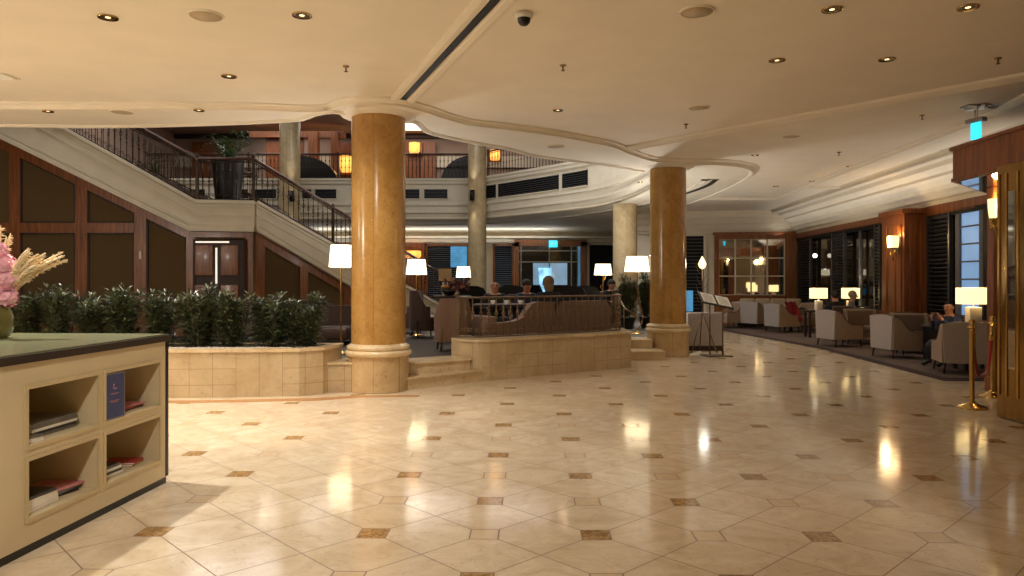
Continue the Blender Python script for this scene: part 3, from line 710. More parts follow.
poly += [(-5.2, 3.0), (-5.2, 2.75), (-6.4, 2.75), (-11.3, 5.0)]; b.vprism((0, 15), (1, 0), poly, .12, 2.0)
n = 16; poly = []
for i in range(n): s = i * (5.6 / n); z = 3.0 - i * ((3.0 - P) / n); poly += [(s, z), (s + 5.6 / n, z)]
poly += [(5.6, P), (4.9, P), (0, 2.75)]; b.vprism(A, U, poly, .12, 2.0); b.prism([(-5.25, 15.12), (-5.2, 15.13), (-6.75, 16.4), (-6.6, 17.4), (-6.8, 17.4)], 2.75, 3.0)
b.vprism((0, 15), (1, 0), [(-6.4, 2.75), (-5.25, 2.75), (-5.25, 3.0), (-6.4, 3.0)], .12, 2.4)
b.build('treads', 'carpetr', sc)
b = B(); b.vprism((0, 15), (1, 0), [(-11.4, 5.1), (-6.5, 2.7), (-6.4, 3.05), (-11.4, 5.5)], 2.0, 2.12); b.build('rear_stringer', 'cornice', sc)
near = [(-11.3, 15, upZ(-11.3)), (-6.38, 15, 3.1), (-5.9, 15, 3.1), (-5.25, 15.02, 3.1)] + [(A[0] + U[0] * s, A[1] + U[1] * s, 3.07 - .427 * s) for s in (.1, 5.6)]
railing('stair_railing', 'ornate iron stair railing with dark wood handrail above the panelled wall', near, .86, .135, .036, post=[near[1], near[3], tuple(Vector(near[4]).lerp(Vector(near[5]), .33)), tuple(Vector(near[4]).lerp(Vector(near[5]), .66)), near[5]])
far = [(-11.3, 17.1, 5.35), (-6.4, 17.1, 3.1), (-6.0, 17.1, 3.1)]
railing('stair_railing', 'rear iron railing on the far side of the upper stair flight', far, .86, .16, .036, scroll=False, post=[far[1]])
farl = [(A[0] - .774 * 2 + U[0] * s, A[1] + .633 * 2 + U[1] * s, 3.07 - .427 * s) for s in (.8, 5.6)]
railing('stair_railing', 'rear iron railing on the far side of the descending lower flight', farl, .86, .2, .036, scroll=False, post=[farl[0], farl[1]])

# ---- panelled wall beneath the stair
def px15(px): return (px - 512) * 15.1 / F
lowU = lambda x: 2.55 + .484 * (-6.5 - x) if x < -6.5 else 2.5
wl = struct(B().vprism((0, 15.1), (1, 0), [(-11, P), (-5.25, P), (-5.25, 2.55), (-6.5, 2.56), (-11, 4.75)], 0, .1).build('wall_stair', 'panel'))
b = B()
def stile(a, c):
    b.vprism((0, 15.1), (1, 0), [(a, P), (c, P), (c, lowU(c)), (a, lowU(a))], -.035, .0)
for a, c in ((10, 21), (76, 88), (135, 147), (187, 196), (246, 256)): stile(px15(a), px15(c))
zr = EYE + (HZ - 228) * 15.1 / F
b.box(((px15(-40) + px15(135)) / 2, 15.08, zr), (px15(135) - px15(-40), .05, .2))
b.vprism((0, 15.1), (1, 0), [(-11, lowU(-11) - .26), (-6.5, lowU(-6.5) - .2), (-6.5, lowU(-6.5)), (-11, lowU(-11))], -.042, 0)
b.box((px15(220), 15.08, 2.45), (px15(256) - px15(187) - .02, .05, .16)); b.box((-8.1, 15.08, .5), (5.8, .05, .3))
b.build('panel_frame', 'wood', wl)
b = B()
def inset(x0, x1, z0, zt):
    w = .035; za, zb = zt(x0), zt(x1)
    for (a, c, d, e) in (((x0, z0), (x1, z0), (x1, z0 + w), (x0, z0 + w)), ((x0, za - w), (x1, zb - w), (x1, zb), (x0, za)), ((x0, z0), (x0 + w, z0), (x0 + w, za), (x0, za)), ((x1 - w, z0), (x1, z0), (x1, zb), (x1 - w, zb))):
        b.vprism((0, 15.1), (1, 0), [a, c, d, e], -.025, 0)
tp = lambda x: lowU(x) - .26
inset(px15(21), px15(76), zr + .1, tp); inset(px15(88), px15(135), zr + .1, tp); inset(px15(147), px15(187), .65, tp)
for a, c in ((21, 76), (88, 135)): inset(px15(a), px15(c), .65, lambda x: zr - .1)
b.build('panel_bead', 'darkwood', wl)
B().box((px15(141.5), 15.055, at(0, 255, 15.1).z), (.05, .02, .16)).build('wall_switch', 'cornice', wl)
# lower flight triangle
lz = lambda s: 2.5 - .484 * s
wl2 = struct(B().vprism(A, U, [(0, P), (4.4, P), (0, 2.5)], .02, .1).build('wall_stair_lower', 'panel'))
b = B()
for a, c in ((0, .2), (1.05, 1.25), (2.2, 2.4), (3.2, 3.35)): b.vprism(A, U, [(a, P), (c, P), (c, lz(c)), (a, lz(a))], -.02, .03)
b.vprism(A, U, [(0, lz(0) - .22), (4.0, lz(4.0) - .22), (4.4, P), (4.4, lz(4.4)), (0, lz(0))], -.022, .03); b.build('panel_frame', 'wood', wl2)
# door beneath landing
dx0, dx1 = px15(196), px15(246); dcx = (dx0 + dx1) / 2; zt = at(0, 240, 15.1).z
d = struct(B().box((dcx, 15.05, (P + zt) / 2), (dx1 - dx0, .05, zt - P)).build('door_2', 'darkwood'))
b = B(); 
for s in (-1, 1):
    b.box((dcx - .05 + s * .26, 15.015, 1.9), (.36, .03, .62), bev=.012); b.box((dcx - .05 + s * .26, 15.015, .95), (.36, .03, .9), bev=.012)
b.build('door_panel', 'wood', d)
B().box((px15(214), 15.02, at(0, 242, 15).z), (.68, .02, .03)).build('light_slit', 'slit', d, label='bright gap of light above the door')
B().box((px15(218), 15.015, at(0, 266, 15).z), (.03, .02, .74)).build('light_slit', 'slit', d, label='bright vertical gap between the door leaves')
b = B(); b.tube([(dx0, 15.03, P), (dx0, 15.03, zt), (dx1, 15.03, zt), (dx1, 15.03, P)], .035, 4); b.build('door_frame', 'darkwood', d)

# ---- gallery: vents, railing, upper room
def vent(p0, d, L, z0, z1, label):
    rz = math.atan2(d[1], d[0]); t = thing('vent_grille', label, 'vent', (p0[0], p0[1], z0), rz, 'black vent grilles along the gallery front')
    B().box((L / 2, -.02, (z1 - z0) / 2), (L, .03, z1 - z0)).build('backing', 'void', t)
    b = B()
    for i in range(7): b.box((L / 2, -.045, (i + .5) * (z1 - z0) / 7), (L, .02, .016))
    b.build('slats', 'blacksl', t)
    b = B()
    for z in (0, z1 - z0): b.box((L / 2, -.04, z), (L + .04, .04, .03))
    for x in (0, L): b.box((x, -.04, (z1 - z0) / 2), (.03, .04, z1 - z0))
    b.build('frame', 'cornice', t)
zz28 = lambda py: EYE + (HZ - py) * 28 / F
names = ['behind the landing at far left', 'left of the tall urn', 'right of the tall urn', 'just left of the column behind the stairs', 'right of the column behind the stairs', 'next to the near golden column on its left', 'peeking out right of the near golden column', 'widest one between golden column and slim column']
for (a, c), nm in zip(((142, 168), (172, 206), (240, 249), (251, 277), (303, 309), (315, 337), (340, 362), (424, 448)), names):
    if nm.startswith('peeking'): a, c = 400, 420
    if nm.startswith('right of the column'): a, c = 302, 312
    vent(((a - 512) * 28 / F, 28), (1, 0), (c - a) * 28 / F, zz28(199), zz28(189), 'black vent grille in the gallery front, ' + nm)
# vents on the angled part
vz = [(484, 496, 182, 196), (499, 560, 181, 194), (563, 588, 174, 186)]
def onf(px):
    k = (px - 512) / F
    for i in range(len(fascia) - 1):
        a, c = fascia[i], fascia[i + 1]
        fa, fc = a[0] - k * a[1], c[0] - k * c[1]
        if fa <= 0 <= fc and i > 17: 
            t = -fa / (fc - fa); return Vector(a).lerp(Vector(c), t)
    return Vector((0, 26))
def curved_vent(a, c, z0, z1, label):
    pth = [tuple(onf(a + (c - a) * i / 8)) for i in range(9)]; t = thing('vent_grille', label, 'vent', (pth[0][0], pth[0][1], z0), 0, 'black vent grilles along the gallery front')
    pth = [(x - pth[0][0], y - pth[0][1]) for x, y in pth]; h = z1 - z0
    B().band(pth, -.04, -.01, 0, h).build('backing', 'void', t)
    b = B(); [b.band(pth, -.06, -.04, (i + .5) * h / 7, (i + .5) * h / 7 + .016) for i in range(7)]; b.build('slats', 'blacksl', t)
    b = B(); b.band(pth, -.06, -.01, -.02, .01); b.band(pth, -.06, -.01, h - .01, h + .02); b.build('frame', 'cornice', t)
for a, c, nm in ((484, 496, 'small square end one right of the slim column'), (499, 559, 'longest one on the angled gallery front'), (563, 588, 'rightmost one below the gallery rail')):
    curved_vent(a, c, 4.50, 5.0, 'black vent grille, ' + nm)
gp = [(x, y + .08, ZU + .03) for x, y in fascia if y > 27.99]
railing('gallery_railing', 'straight gallery railing high above the lounge, behind the big column', [(-13.9, 28.08, ZU + .03), (-1.5, 28.08, ZU + .03)], .95, .15, .035, scroll=False, post=[(x, 28.08, ZU + .03) for x in (-12, -10, -6.6, -5.5, -3.5, -1.5)], br=.012)
g2 = [(x + .05, y + .06, ZU + .03) for x, y in fascia if y < 27.6]
railing('gallery_railing', 'angled gallery railing at upper centre, right of the slim column', g2, .95, .16, .035, scroll=False, post=[g2[0], g2[-1]], br=.012)
# dark curved screens behind the gallery rail
for x0, x1, nm in ((-11.5, -6.2, 'left'), (-3.7, .2, 'right')):
    pass
def quarter(px0, px1, flip, label):
    a, c = (px0 - 512) * 29.5 / F, (px1 - 512) * 29.5 / F; w = c - a; pts = [(0, 0)]; h = 1.15
    for i in range(13):
        q = PI / 2 * i / 12; pts.append((w * math.cos(q) if not flip else w - w * math.cos(q), h * math.sin(q)) )
    pts = [(0, 0), (w, 0)] + ([(w * math.cos(PI / 2 * i / 12), h * math.sin(PI / 2 * i / 12)) for i in range(1, 13)] if not flip else [(w, h)] + [(w * (1 - math.sin(PI / 2 * i / 12)) , h * math.cos(PI / 2 * i / 12)) for i in range(1, 13)][:-1])
    o = B().vprism((0, 0), (1, 0), pts, 0, .5).build('reception_desk', 'black', loc=(a, 29.5, ZU)); tag(o, label, 'desk')
quarter(300, 338, False, 'black quarter-round desk behind the gallery rail, left of the amber lamp')
quarter(440, 470, True, 'black quarter-round desk behind the gallery rail, left of the slim column')
# wood doors/panelling upstairs
b = B()
for a, c in ((86, 130), (194, 232), (404, 436), (337, 352)): b.box((((a + c) / 2 - 512) * 32.9 / F, 32.8, ZU + 1.15), ((c - a) * 32.9 / F, .2, 2.3), bev=0)
struct(b.build('trim_19', 'wood'))
b = B(); b.box((-8.3, 31, ZU + 1.2), (.4, .4, 2.4)); b.box((-7.4, 31, ZU + 1.2), (.3, .4, 2.4)); b.box((-9.0, 31.1, ZU + 2.3), (4.0, .3, .25)); b.box((-9.6, 31.3, ZU + 1.1), (1.6, .1, 2.2))
tag(b.build('wooden_cabinet', 'wood'), 'dark wooden cabinet front with posts on the upper floor behind the stair column', 'cabinet')
def amber(px0, px1, py0, py1, y, label):
    p = at((px0 + px1) / 2, (py0 + py1) / 2, y); w = (px1 - px0) * y / F; h = (py1 - py0) * y / F
    t = thing('amber_wall_light', label, 'wall light', p)
    B().lathe([(w * .42, -h / 2), (w * .5, -h * .2), (w * .5, h / 2)], n=12).build('glass_shade', 'amber', t); B().box((0, w * .4, 0), (w * 1.3, .06, h * 1.3)).build('back_plate', 'woodl', t)
    light('POINT', (p.x, p.y - w * .8, p.z), 8, (1, .6, .28), .3)
amber(340, 352, 156, 172, 32.3, 'glowing amber light on the upper wall just left of the near column')
amber(409, 420, 143, 153, 32.3, 'glowing amber light on the upper wall right of the near column')
amber(490, 500, 150, 160, 32.3, 'amber light glimpsed behind the angled gallery rail')
amber(405, 421, 251, 258, 33.4, 'amber light on wood panelling above the descending stair foot')
cl = thing('ceiling_light', 'bright white ceiling light on the upper floor, right of the near column', 'ceiling light', at(416, 127, 30.4))
B().box((0, 0, 0), (1.0, .8, .12), bev=.03).build('diffuser', 'whitel', cl); B().box((0, 0, .12), (1.1, .9, .1)).build('housing', 'cornice', cl)
light('AREA', (at(416, 131, 30.4)), 8, NEUT, .9)

# ================================================================== PLANTS
def leaves(b, n, rx, ry, h, z0, size, seed, asp=.32, shape=0):
    r = random.Random(seed)
    stems = [(r.uniform(-rx * .75, rx * .75), r.uniform(-ry * .75, ry * .75), z0 + h * r.uniform(.62, 1.0)) for _ in range(14)]
    for i in range(n):
        sx_, sy_, sz_ = stems[r.randrange(14)]; t = r.random() ** .8; base = Vector((sx_ * (.7 + .3 * t), sy_ * (.7 + .3 * t), z0 + (sz_ - z0) * t))
        a = r.uniform(0, 2 * PI); el = r.uniform(-.25, 1.1); d = Vector((math.cos(a) * math.cos(el), math.sin(a) * math.cos(el), math.sin(el)))
        L = size * r.uniform(.7, 1.25); side = d.cross(Vector((0, 0, 1)))
        side = side.normalized() if side.length > .01 else Vector((1, 0, 0)); up = side.cross(d); base += d * r.uniform(.01, .06)
        w = L * asp * .5; mid = base + d * L * .5 + up * L * .06; tip = base + d * L - up * L * .05
        b.add([base, mid + side * w, tip, mid - side * w], [(0, 1, 2, 3)])
    return stems
def shrub_mesh(seed):
    b = B(); st = leaves(b, 2300, .21, .20, .74, 0.0, .082, seed); s = B()
    for x, y, z in st: s.tube([(x * .3, y * .3, 0), (x * .7, y * .7, z * .5), (x, y, z * .95)], .006, 4)
    return b, s
protos = []
for k in range(3):
    t = empty('potted_shrub'); fb, sb = shrub_mesh(20 + k); fb.build('foliage', 'leaf', t); sb.build('stems', 'stem', t); protos.append(t)
shr = [(-8, 'partly behind the pink flowers', 1.0), (26, 'nearest the flower vase', .93), (62, 'tallest bushy one left of the wall switch', 1.12), (93, 'low and narrow, third along behind the desk', .92), (124, 'upright one behind the desk end', 1.06), (163, 'directly right of the desk corner', 1.02), (200, 'in front of the wood door', 1.08), (236, 'right of the door', .99), (273, 'second from the planter end', .97), (303, 'at the right end of the planter', .95)]
for i, (px, nm, sc_) in enumerate(shr):
    y = 9.98; loc = ((px - 512) * y / F, y, .59); lab = 'dark glossy shrub in the marble planter, ' + nm
    if i < 3: o = protos[i]; o.location = loc; o.rotation_euler.z = i * 1.3
    else: o = dup(protos[i % 3], loc, i * 1.7)
    o.scale = (1.32, 1.15, sc_); tag(o, lab, 'shrub', 'shrubs in the marble planter')
for px, yy, h, nm in ((627, 17.6, .95, 'bushy green shrub standing behind the iron railing near the far steps'), (647, 17.9, 1.0, 'green shrub behind the farther golden column, touching its left edge')):
    o = dup(protos[0], ((px - 512) * yy / F, yy, P + .28), .5, nm, 'shrubs by the far steps'); o['category'] = 'shrub'; o.scale = (1.25, 1.25, h * 1.35)
    tp_ = thing('plant_tub', 'dark round tub under the ' + ('bushy green shrub behind the iron railing' if px < 640 else 'shrub beside the golden column'), 'plant pot', ((px - 512) * yy / F, yy, P))
    B().lathe([(.14, 0), (.2, .26), (.22, .28), (.19, .28), (.17, .24), (.001, .24)], n=20).build('tub', 'black', tp_)
# tall urn on the landing with palm-like plant
up = at(228, 203, 16.1); ur = thing('tall_urn', 'tall dark urn with leafy plant on the stair landing', 'plant pot', (up.x, 16.1, 3.0))
B().lathe([(.22, 0), (.24, .05), (.3, .6), (.34, 1.05), (.36, 1.1), (.3, 1.1), (.28, 1.0), (.001, 1.0)], n=24).build('urn', 'black', ur)
b = B(); r = random.Random(5)
for i in range(46):
    a = r.uniform(0, 2 * PI); L = r.uniform(.45, .85); h = r.uniform(.3, .75); pts = [Vector((0, 0, 1.0)) + Vector((math.cos(a) * L * t * .8, math.sin(a) * L * t * .8, h * math.sin(t * 2.0))) for t in [j / 6 for j in range(7)]]
    for j in range(6):
        for s in (-1, 1):
            d = (pts[j + 1] - pts[j]).normalized(); sd = d.cross(Vector((0, 0, 1))).normalized() * s
            b.add([pts[j], pts[j] + sd * .03 + d * .07, pts[j] + sd * .07 + d * .16, pts[j] + d * .06], [(0, 1, 2, 3)])
b.build('foliage', 'leaf2', ur)
pb = thing('leafy_plant', 'pale bushy plant seen through the upper stair rail', 'plant', (at(152, 165, 17.6).x, 17.6, 3.2))
B().lathe([(.15, 0), (.2, .3), (.17, .3), (.001, .28)], n=16).build('pot', 'darkwood', pb)
b = B(); leaves(b, 700, .3, .3, 1.1, .3, .09, 77); b.build('foliage', 'leaf2', pb)
struct(B().box((-8.6, 17.8, 1.6), (5.5, 1.2, 3.18)).build('wall_stair_rear', 'cornice'))

# ================================================================== DESK WITH NICHES
dk = thing('reception_desk', 'cream display desk with four niches and greenish top, bottom left', 'desk', (-2.56, 5.5, 0), -.067)
# local frame: origin at far right corner, local -Y runs towards the camera along the niche face, -X to the left
Y = lambda s: -s; DEP = 2.2; LEN = 3.6
cells = [(.115, .755), (.835, 1.447)]; zc = [(.19, .505), (.59, .90)]
b = B()
# face built as slab grid around the niches
T = .5     # niche depth
def fb(y0, y1, z0, z1): b.box((-T / 2, -(y0 + y1) / 2, (z0 + z1) / 2), (T, y1 - y0, z1 - z0))
fb(.03, cells[0][0], .045, 1.05); fb(cells[0][1], cells[1][0], .045, 1.05); fb(cells[1][1], LEN, .045, 1.05)
for c in cells:
    fb(c[0], c[1], .045, zc[0][0]); fb(c[0], c[1], zc[0][1], zc[1][0]); fb(c[0], c[1], zc[1][1], 1.05)
b.box((-T - .9, -LEN / 2 - .015, .555), (1.8, LEN - .03, .99))
b.build('carcass', 'shelf', dk)
b = B()
for c in cells:
    for z in zc:
        y0, y1 = c; m = .022
        for (a0, a1, q0, q1) in ((y0 - m, y1 + m, z[0] - m, z[0]), (y0 - m, y1 + m, z[1], z[1] + m), (y0 - m, y0, z[0], z[1]), (y1, y1 + m, z[0], z[1])):
            b.box((.004, -(a0 + a1) / 2, (q0 + q1) / 2), (.012, a1 - a0, q1 - q0))
b.build('niche_frames', 'shelfin', dk)
B().box((-1.15, -LEN / 2, 1.07), (2.34, LEN + .04, .045)).build('edge_band', 'dkedge', dk)
B().box((-1.15, -LEN / 2, 1.096), (2.30, LEN, .01)).build('worktop', 'top', dk)
B().box((-1.15, -LEN / 2 - .01, .0225), (2.30, LEN - .02, .045)).build('plinth', 'black', dk)
b = B(); b.box((-.01, -.012, .55), (.03, .032, 1.0)); b.box((-1.15, .006, .55), (2.28, .02, 1.0)); b.build('end_panel', 'black', dk)
Mdk = Matrix.Translation((-2.56, 5.5, 0)) @ Matrix.Rotation(-.067, 4, 'Z')
def mag(x, s, z, w, d, th, rz, cov, label, grp, rx=0):
    p = Mdk @ Vector((x, -s, z)); b = B(); b.cur = 1; b.box((0, 0, th / 2), (w - .004, d - .004, th * .84)); b.cur = 0
    b.box((0, 0, th * .04), (w, d, th * .08)); b.box((0, 0, th * .96), (w, d, th * .08)); b.box((w / 2, 0, th / 2), (th * .08, d, th))
    o = b.build('magazine', [cov, 'paper'], loc=p); o.rotation_euler = (rx, 0, rz - .067); tag(o, label, 'magazine', grp)
rm = random.Random(11)
# upper left niche: dark stack plus pale leaflets in front
z = .592
for i in range(5): mag(-.24, 1.09 + rm.uniform(-.015, .015), z, .29, .40, .016, rm.uniform(-.06, .06), ['greym', 'dark_m', 'paper', 'greym', 'greym'][i], 'magazine in the wide grey stack, upper left niche, %s' % ['bottom', 'second from bottom', 'middle', 'second from top', 'topmost'][i], 'magazines in the upper left niche'); z += .0165
z = .592
for i in range(3): mag(-.1, 1.36, z, .16, .14, .011, rm.uniform(-.2, .2), ['paper', 'paper', 'greym'][i], 'pale leaflet in the front pile of the upper left niche, %s' % ['bottom', 'middle', 'top'][i], 'leaflets in the upper left niche'); z += .0115
z = .592
for i in range(3): mag(-.2, .30, z, .22, .30, .010, rm.uniform(-.15, .15), ['dark_m', 'redm', 'pinkm'][i], '%s magazine lying flat behind the blue notice, upper right niche' % ['dark', 'red', 'pink'][i], 'magazines in the upper right niche'); z += .0105
z = .192
for i in range(5): mag(-.18, 1.26 + i * .006, z, .25, .3, .017, rm.uniform(-.05, .05), ['paper', 'paper', 'paper', 'paper', 'dark_m'][i], '%s magazine in the thick white stack, lower left niche' % ['bottom pale', 'second pale', 'middle pale', 'fourth pale', 'black topmost'][i], 'magazines in the lower left niche'); z += .0175
z = .192
for i in range(3): mag(-.22, .98 - i * .03, z, .24, .22, .014, rm.uniform(-.2, .2), ['dark_m', 'greym', 'pinkm'][i], '%s magazine beside the white stack, lower left niche' % ['dark', 'grey', 'pink'][i], 'magazines in the lower left niche, right pile'); z += .0145
z = .192
for i in range(4): mag(-.2, .58 + i * .01, z, .26, .26, .018, rm.uniform(-.06, .06), ['paper', 'dark_m', 'paper', 'dark_m'][i], '%s magazine in the stack of the lower right niche' % ['white bottom', 'black second', 'white third', 'black top'][i], 'magazines in the lower right niche'); z += .0185
for i in range(2): mag(-.2, .24, .192 + i * .012, .22, .17, .011, .1 + i * .1, ['goldm', 'redm'][i], '%s booklet lying at the right of the lower right niche' % ['ochre', 'red'][i], 'booklets in the lower right niche')
# blue framed notice
p = Mdk @ Vector((-.012, -.652, .592)); sg = thing('framed_notice', 'upright navy blue notice in a silver frame in the upper right niche', 'notice', p, -.067 - math.radians(6))
B().box((0, 0, .15), (.02, .20, .30)).build('frame', 'chrome', sg); B().box((.0105, 0, .15), (.004, .182, .282)).build('poster', 'navy', sg)
b = B(); b.tube([(.0135, .018, .2), (.0135, -.005, .196), (.0135, -.014, .206), (.0135, -.01, .218)], .003, 5); b.box((.0135, -.006, .222), (.002, .012, .012)); b.box((.0135, 0, .165), (.002, .07, .004)); b.box((.0135, .0, .12), (.002, .09, .003)); b.box((.0135, 0, .11), (.002, .07, .003)); b.build('printed_motif', 'pinkm', sg)
B().box((-.03, 0, .004), (.08, .14, .008)).build('foot', 'chrome', sg)
# vase with flowers
vp = Vector((-3.53, 5.08, 1.101)); vs = thing('flower_vase', 'olive glass vase of pink blossoms and pampas plumes on the desk', 'vase', vp)
B().lathe([(.055, 0), (.085, .02), (.105, .09), (.1, .17), (.075, .23), (.07, .26), (.064, .26), (.068, .22), (.001, .2)], n=28).build('vase', 'vase', vs)
r = random.Random(2); b = B()
for cx, cy, cz, cr in ((.0, -.02, .36, .10), (.07, .0, .43, .085), (.03, .02, .54, .1), (-.08, 0, .5, .11), (-.1, 0, .36, .1), (.10, -.03, .30, .07), (-.02, .0, .64, .09)):
    for i in range(46):
        q = Vector((r.gauss(0, 1), r.gauss(0, 1), r.gauss(0, 1))).normalized(); c = Vector((cx, cy, cz)) + q * cr * .85; s1 = q.orthogonal().normalized(); s2 = q.cross(s1); w = r.uniform(.02, .032)
        m = Matrix.Rotation(r.uniform(0, PI), 3, q); s1, s2 = m @ s1, m @ s2
        for k in range(4):
            a = k * PI / 2; d = s1 * math.cos(a) + s2 * math.sin(a); e = s1 * math.cos(a + .8) + s2 * math.sin(a + .8); f = s1 * math.cos(a - .8) + s2 * math.sin(a - .8)
            b.add([c, c + f * w * .7 + q * .004, c + d * w + q * .01, c + e * w * .7 + q * .004], [(0, 1, 2, 3)])
    b.ball((cx, cy, cz), cr * .8, 10)
b.build('pink_blossom', 'pink', vs)
b = B()
for tip, n in (((.44, .06, .60), 8), ((.36, .0, .56), 6), ((.26, .0, .63), 6), ((.22, .03, .50), 6), ((.33, .03, .63), 5), ((-.03, 0, .82), 6), ((.0, .1, .74), 4)):
    for k in range(n):
        t3 = Vector(tip) + Vector((r.uniform(-.05, .03), r.uniform(-.05, .05), r.uniform(-.05, .05))); pts = [Vector((0, 0, .2)).lerp(t3, t) + Vector((0, 0, math.sin(t * PI) * .07)) for t in [j / 12 for j in range(13)]]
        b.tube(pts, [.002 + .008 * max(0, math.sin(PI * max(0, (j - 4)) / 8.5)) for j in range(13)], 5)
        for j in range(5, 12):
            for _ in range(5):
                d = Vector((r.uniform(.1, .9), r.uniform(-.6, .6), r.uniform(-.2, .6))).normalized(); b.tube([pts[j], pts[j] + d * .018, pts[j] + d * .032 + Vector((.008, 0, -.004))], [.003, .0035, .001], 4)
b.build('pampas_plumes', 'pampas', vs)
b = B(); 
for k in range(7): b.tube([(0, 0, .1), (r.uniform(-.03, .03), 0, .3), (r.uniform(-.1, .1), 0, .45)], .004, 4)
b.build('stems', 'stem', vs)

vs.scale = (.92, .92, .92)
# ================================================================== LAMPS
def floor_lamp(px, py_c, wpx, hpx, y, z0, label, bend=0, twig=False, W=85):
    p = at(px, py_c, y); w = wpx * y / F; h = hpx * y / F; zc_ = p.z - z0
    t = thing('floor_lamp', label, 'floor lamp', (p.x, y, z0))
    b = B(); b.lathe([(w * .5, -h / 2), (w * .42, h / 2)], (0, 0, zc_), 28, cap=False); b.build('lamp_shade', 'shade', t)
    b = B(); b.tube(smoothpath([(0, 0, 0.02), (bend * .3, 0, .1), (bend, 0, .35), (bend * .2, 0, zc_ * .55), (0, 0, zc_ + h * .3)], 5), .013, 8)
    if twig:
        for k in range(4): q = .3 + k * .16; s = 1 if k % 2 else -1; b.tube([(0, 0, zc_ * q), (s * .05, 0, zc_ * q + .05), (s * .07, .02, zc_ * q + .13)], .007, 5)
    b.build('pole', 'brassd' if bend or twig else 'brass', t)
    B().lathe([(.001, 0), (.16, 0), (.16, .012), (.06, .03), (.02, .06), (.001, .06)], n=24).build('base', 'brassd', t)
    b = B(); b.tube([(0, 0, zc_ - h * .1), (0, 0, zc_ + h * .1)], .03, 8); b.build('bulb', 'whitel', t)
    light('POINT', (p.x, y, p.z + .1), W if y < 18 else W * 2.4, NEUT, .08)
    return t
floor_lamp(341, 256, 24, 22, 11.6, P, 'floor lamp with cream shade half hidden left of the near column')
floor_lamp(416.5, 267, 21, 15, 15.5, P, 'floor lamp with wide cream shade right of the near column by the dark chair')
floor_lamp(463.5, 272, 15, 11, 20.5, P, 'smaller distant lamp in front of the tall slim column')
floor_lamp(603, 269.5, 18, 11, 19.5, P, 'lamp on a twig-shaped stem left of the pale column', 0, True)
floor_lamp(637, 264, 25, 15, 16.0, P, 'floor lamp on a curved brass stem beside the farther golden column', .12, W=130)
# teardrop twig tripod lamp
p = at(698, 264, 15.7); t = thing('twig_lamp', 'twig tripod floor lamp with white teardrop bulb behind the menu stand', 'floor lamp', (p.x, 15.35, 0)); hz = p.z
B().lathe([(.001, -.12), (.06, -.08), (.085, -.01), (.05, .07), (.012, .14), (.001, .16)], (0, 0, hz), 18).build('teardrop_shade', 'shadey', t)
b = B(); b.tube([(0, 0, .8), (.01, 0, 1.2), (0, 0, hz - .1)], .012, 6)
for k in range(7): q = 1.0 + k * .1; s = 1 if k % 2 else -1; b.tube([(0, 0, q), (s * .09, .0, q + .08), (s * .13, .03, q + .24)], [.006, .005, .002], 5)
b.build('twigs', 'iron', t)
for a in (-2.6, -.5, 1.5): B().tube([(0, 0, .85), (math.cos(a) * .3, math.sin(a) * .3, .0)], .011, 6).build('leg', 'iron', t)
light('POINT', (p.x, 15.2, hz), 4, NEUT, .1)
def table_lamp(x, y, z, w, h, gap, label, base=(.16, .16, .24), em='shadey', W=18, off=False):
    t = thing('table_lamp', label, 'table lamp', (x, y, z))
    zb = base[2]
    B().box((0, 0, zb / 2), base, bev=.008).build('base', 'whitegl', t)
    B().tube([(0, 0, zb), (0, 0, zb + gap + h * .5)], .012, 8).build('stem', 'chrome', t)
    B().prism([(-w / 2, -w * .3), (w / 2, -w * .3), (w / 2, w * .3), (-w / 2, w * .3)], zb + gap, zb + gap + h, cap=False).build('lamp_shade', em, t)
    if not off: light('POINT', (x, y, z + zb + gap + h / 2), W, NEUT, .06)
    return t

# ================================================================== FURNITURE
def legs(parent, pts, h, mat='darkwood', r0=.022, r1=.014, splay=.02):
    for x, y in pts:
        sx_ = math.copysign(splay, x); sy_ = math.copysign(splay, y); B().tube([(0, 0, h), (sx_, sy_, 0)], [r0, r1], 6).build('leg', mat, parent, (x, y, 0))
def armchair(label, mat='taupe', back='lav', cat='armchair'):   # faces local +Y ; back towards -Y
    t = thing('armchair', label, cat)
    b = B(); W, D = .70, .72
    # slightly splayed outer back slab with curved top
    n = 10; f = []; 
    for i in range(n + 1):
        x = -W / 2 + W * i / n; f.append((x, .79 + .035 * math.cos(PI * (i / n - .5))))
    poly = [(-W / 2 + .03, .17), (W / 2 - .03, .17)] + list(reversed(f))
    bm_v = []; 
    b.vprism((0, -D / 2), (1, 0), poly, 0, .035)
    o = b.build('outer_back', back, t); o.rotation_euler.x = 0
    b = B(); b.cushion((0, -D / 2 + .09, .56), (W - .1, .12, .46), rx=-.1); b.build('backrest', mat, t)
    for s in (-1, 1):
        b = B(); pr = [(-D / 2 + .035, .17), (D / 2, .17), (D / 2, .47), (D / 2 - .02, .49), (.12, .495), (.04, .515), (-.03, .56), (-.09, .63), (-.15, .71), (-.21, .765), (-.28, .79), (-D / 2 + .035, .80)]
        b.vprism((s * (W / 2 - .035), 0), (0, 1), pr, -.035, .035); b.build('arm', mat, t)
        B().tube([(s * W / 2, y_, z_) for y_, z_ in pr[1:]], .008, 5).build('piping', 'dbrown', t)
    b = B(); b.box((0, .03, .23), (W - .14, D - .1, .13)); b.cushion((0, .05, .35), (W - .15, D - .14, .14)); b.build('seat', mat, t)
    legs(t, [(-.3, -.3), (.3, -.3), (-.3, .31), (.3, .31)], .18)
    return t
ch = armchair('proto')
def put(o, px, py, z0, rz, label, first=False, group='taupe armchairs beside the windows'):
    x, y = fl(px, py, z0)
    if first: o.location = (x, y, z0); o.rotation_euler.z = rz; return tag(o, label, 'armchair', group)
    return dup(o, (x, y, z0), rz, label, group)
r90 = PI / 2
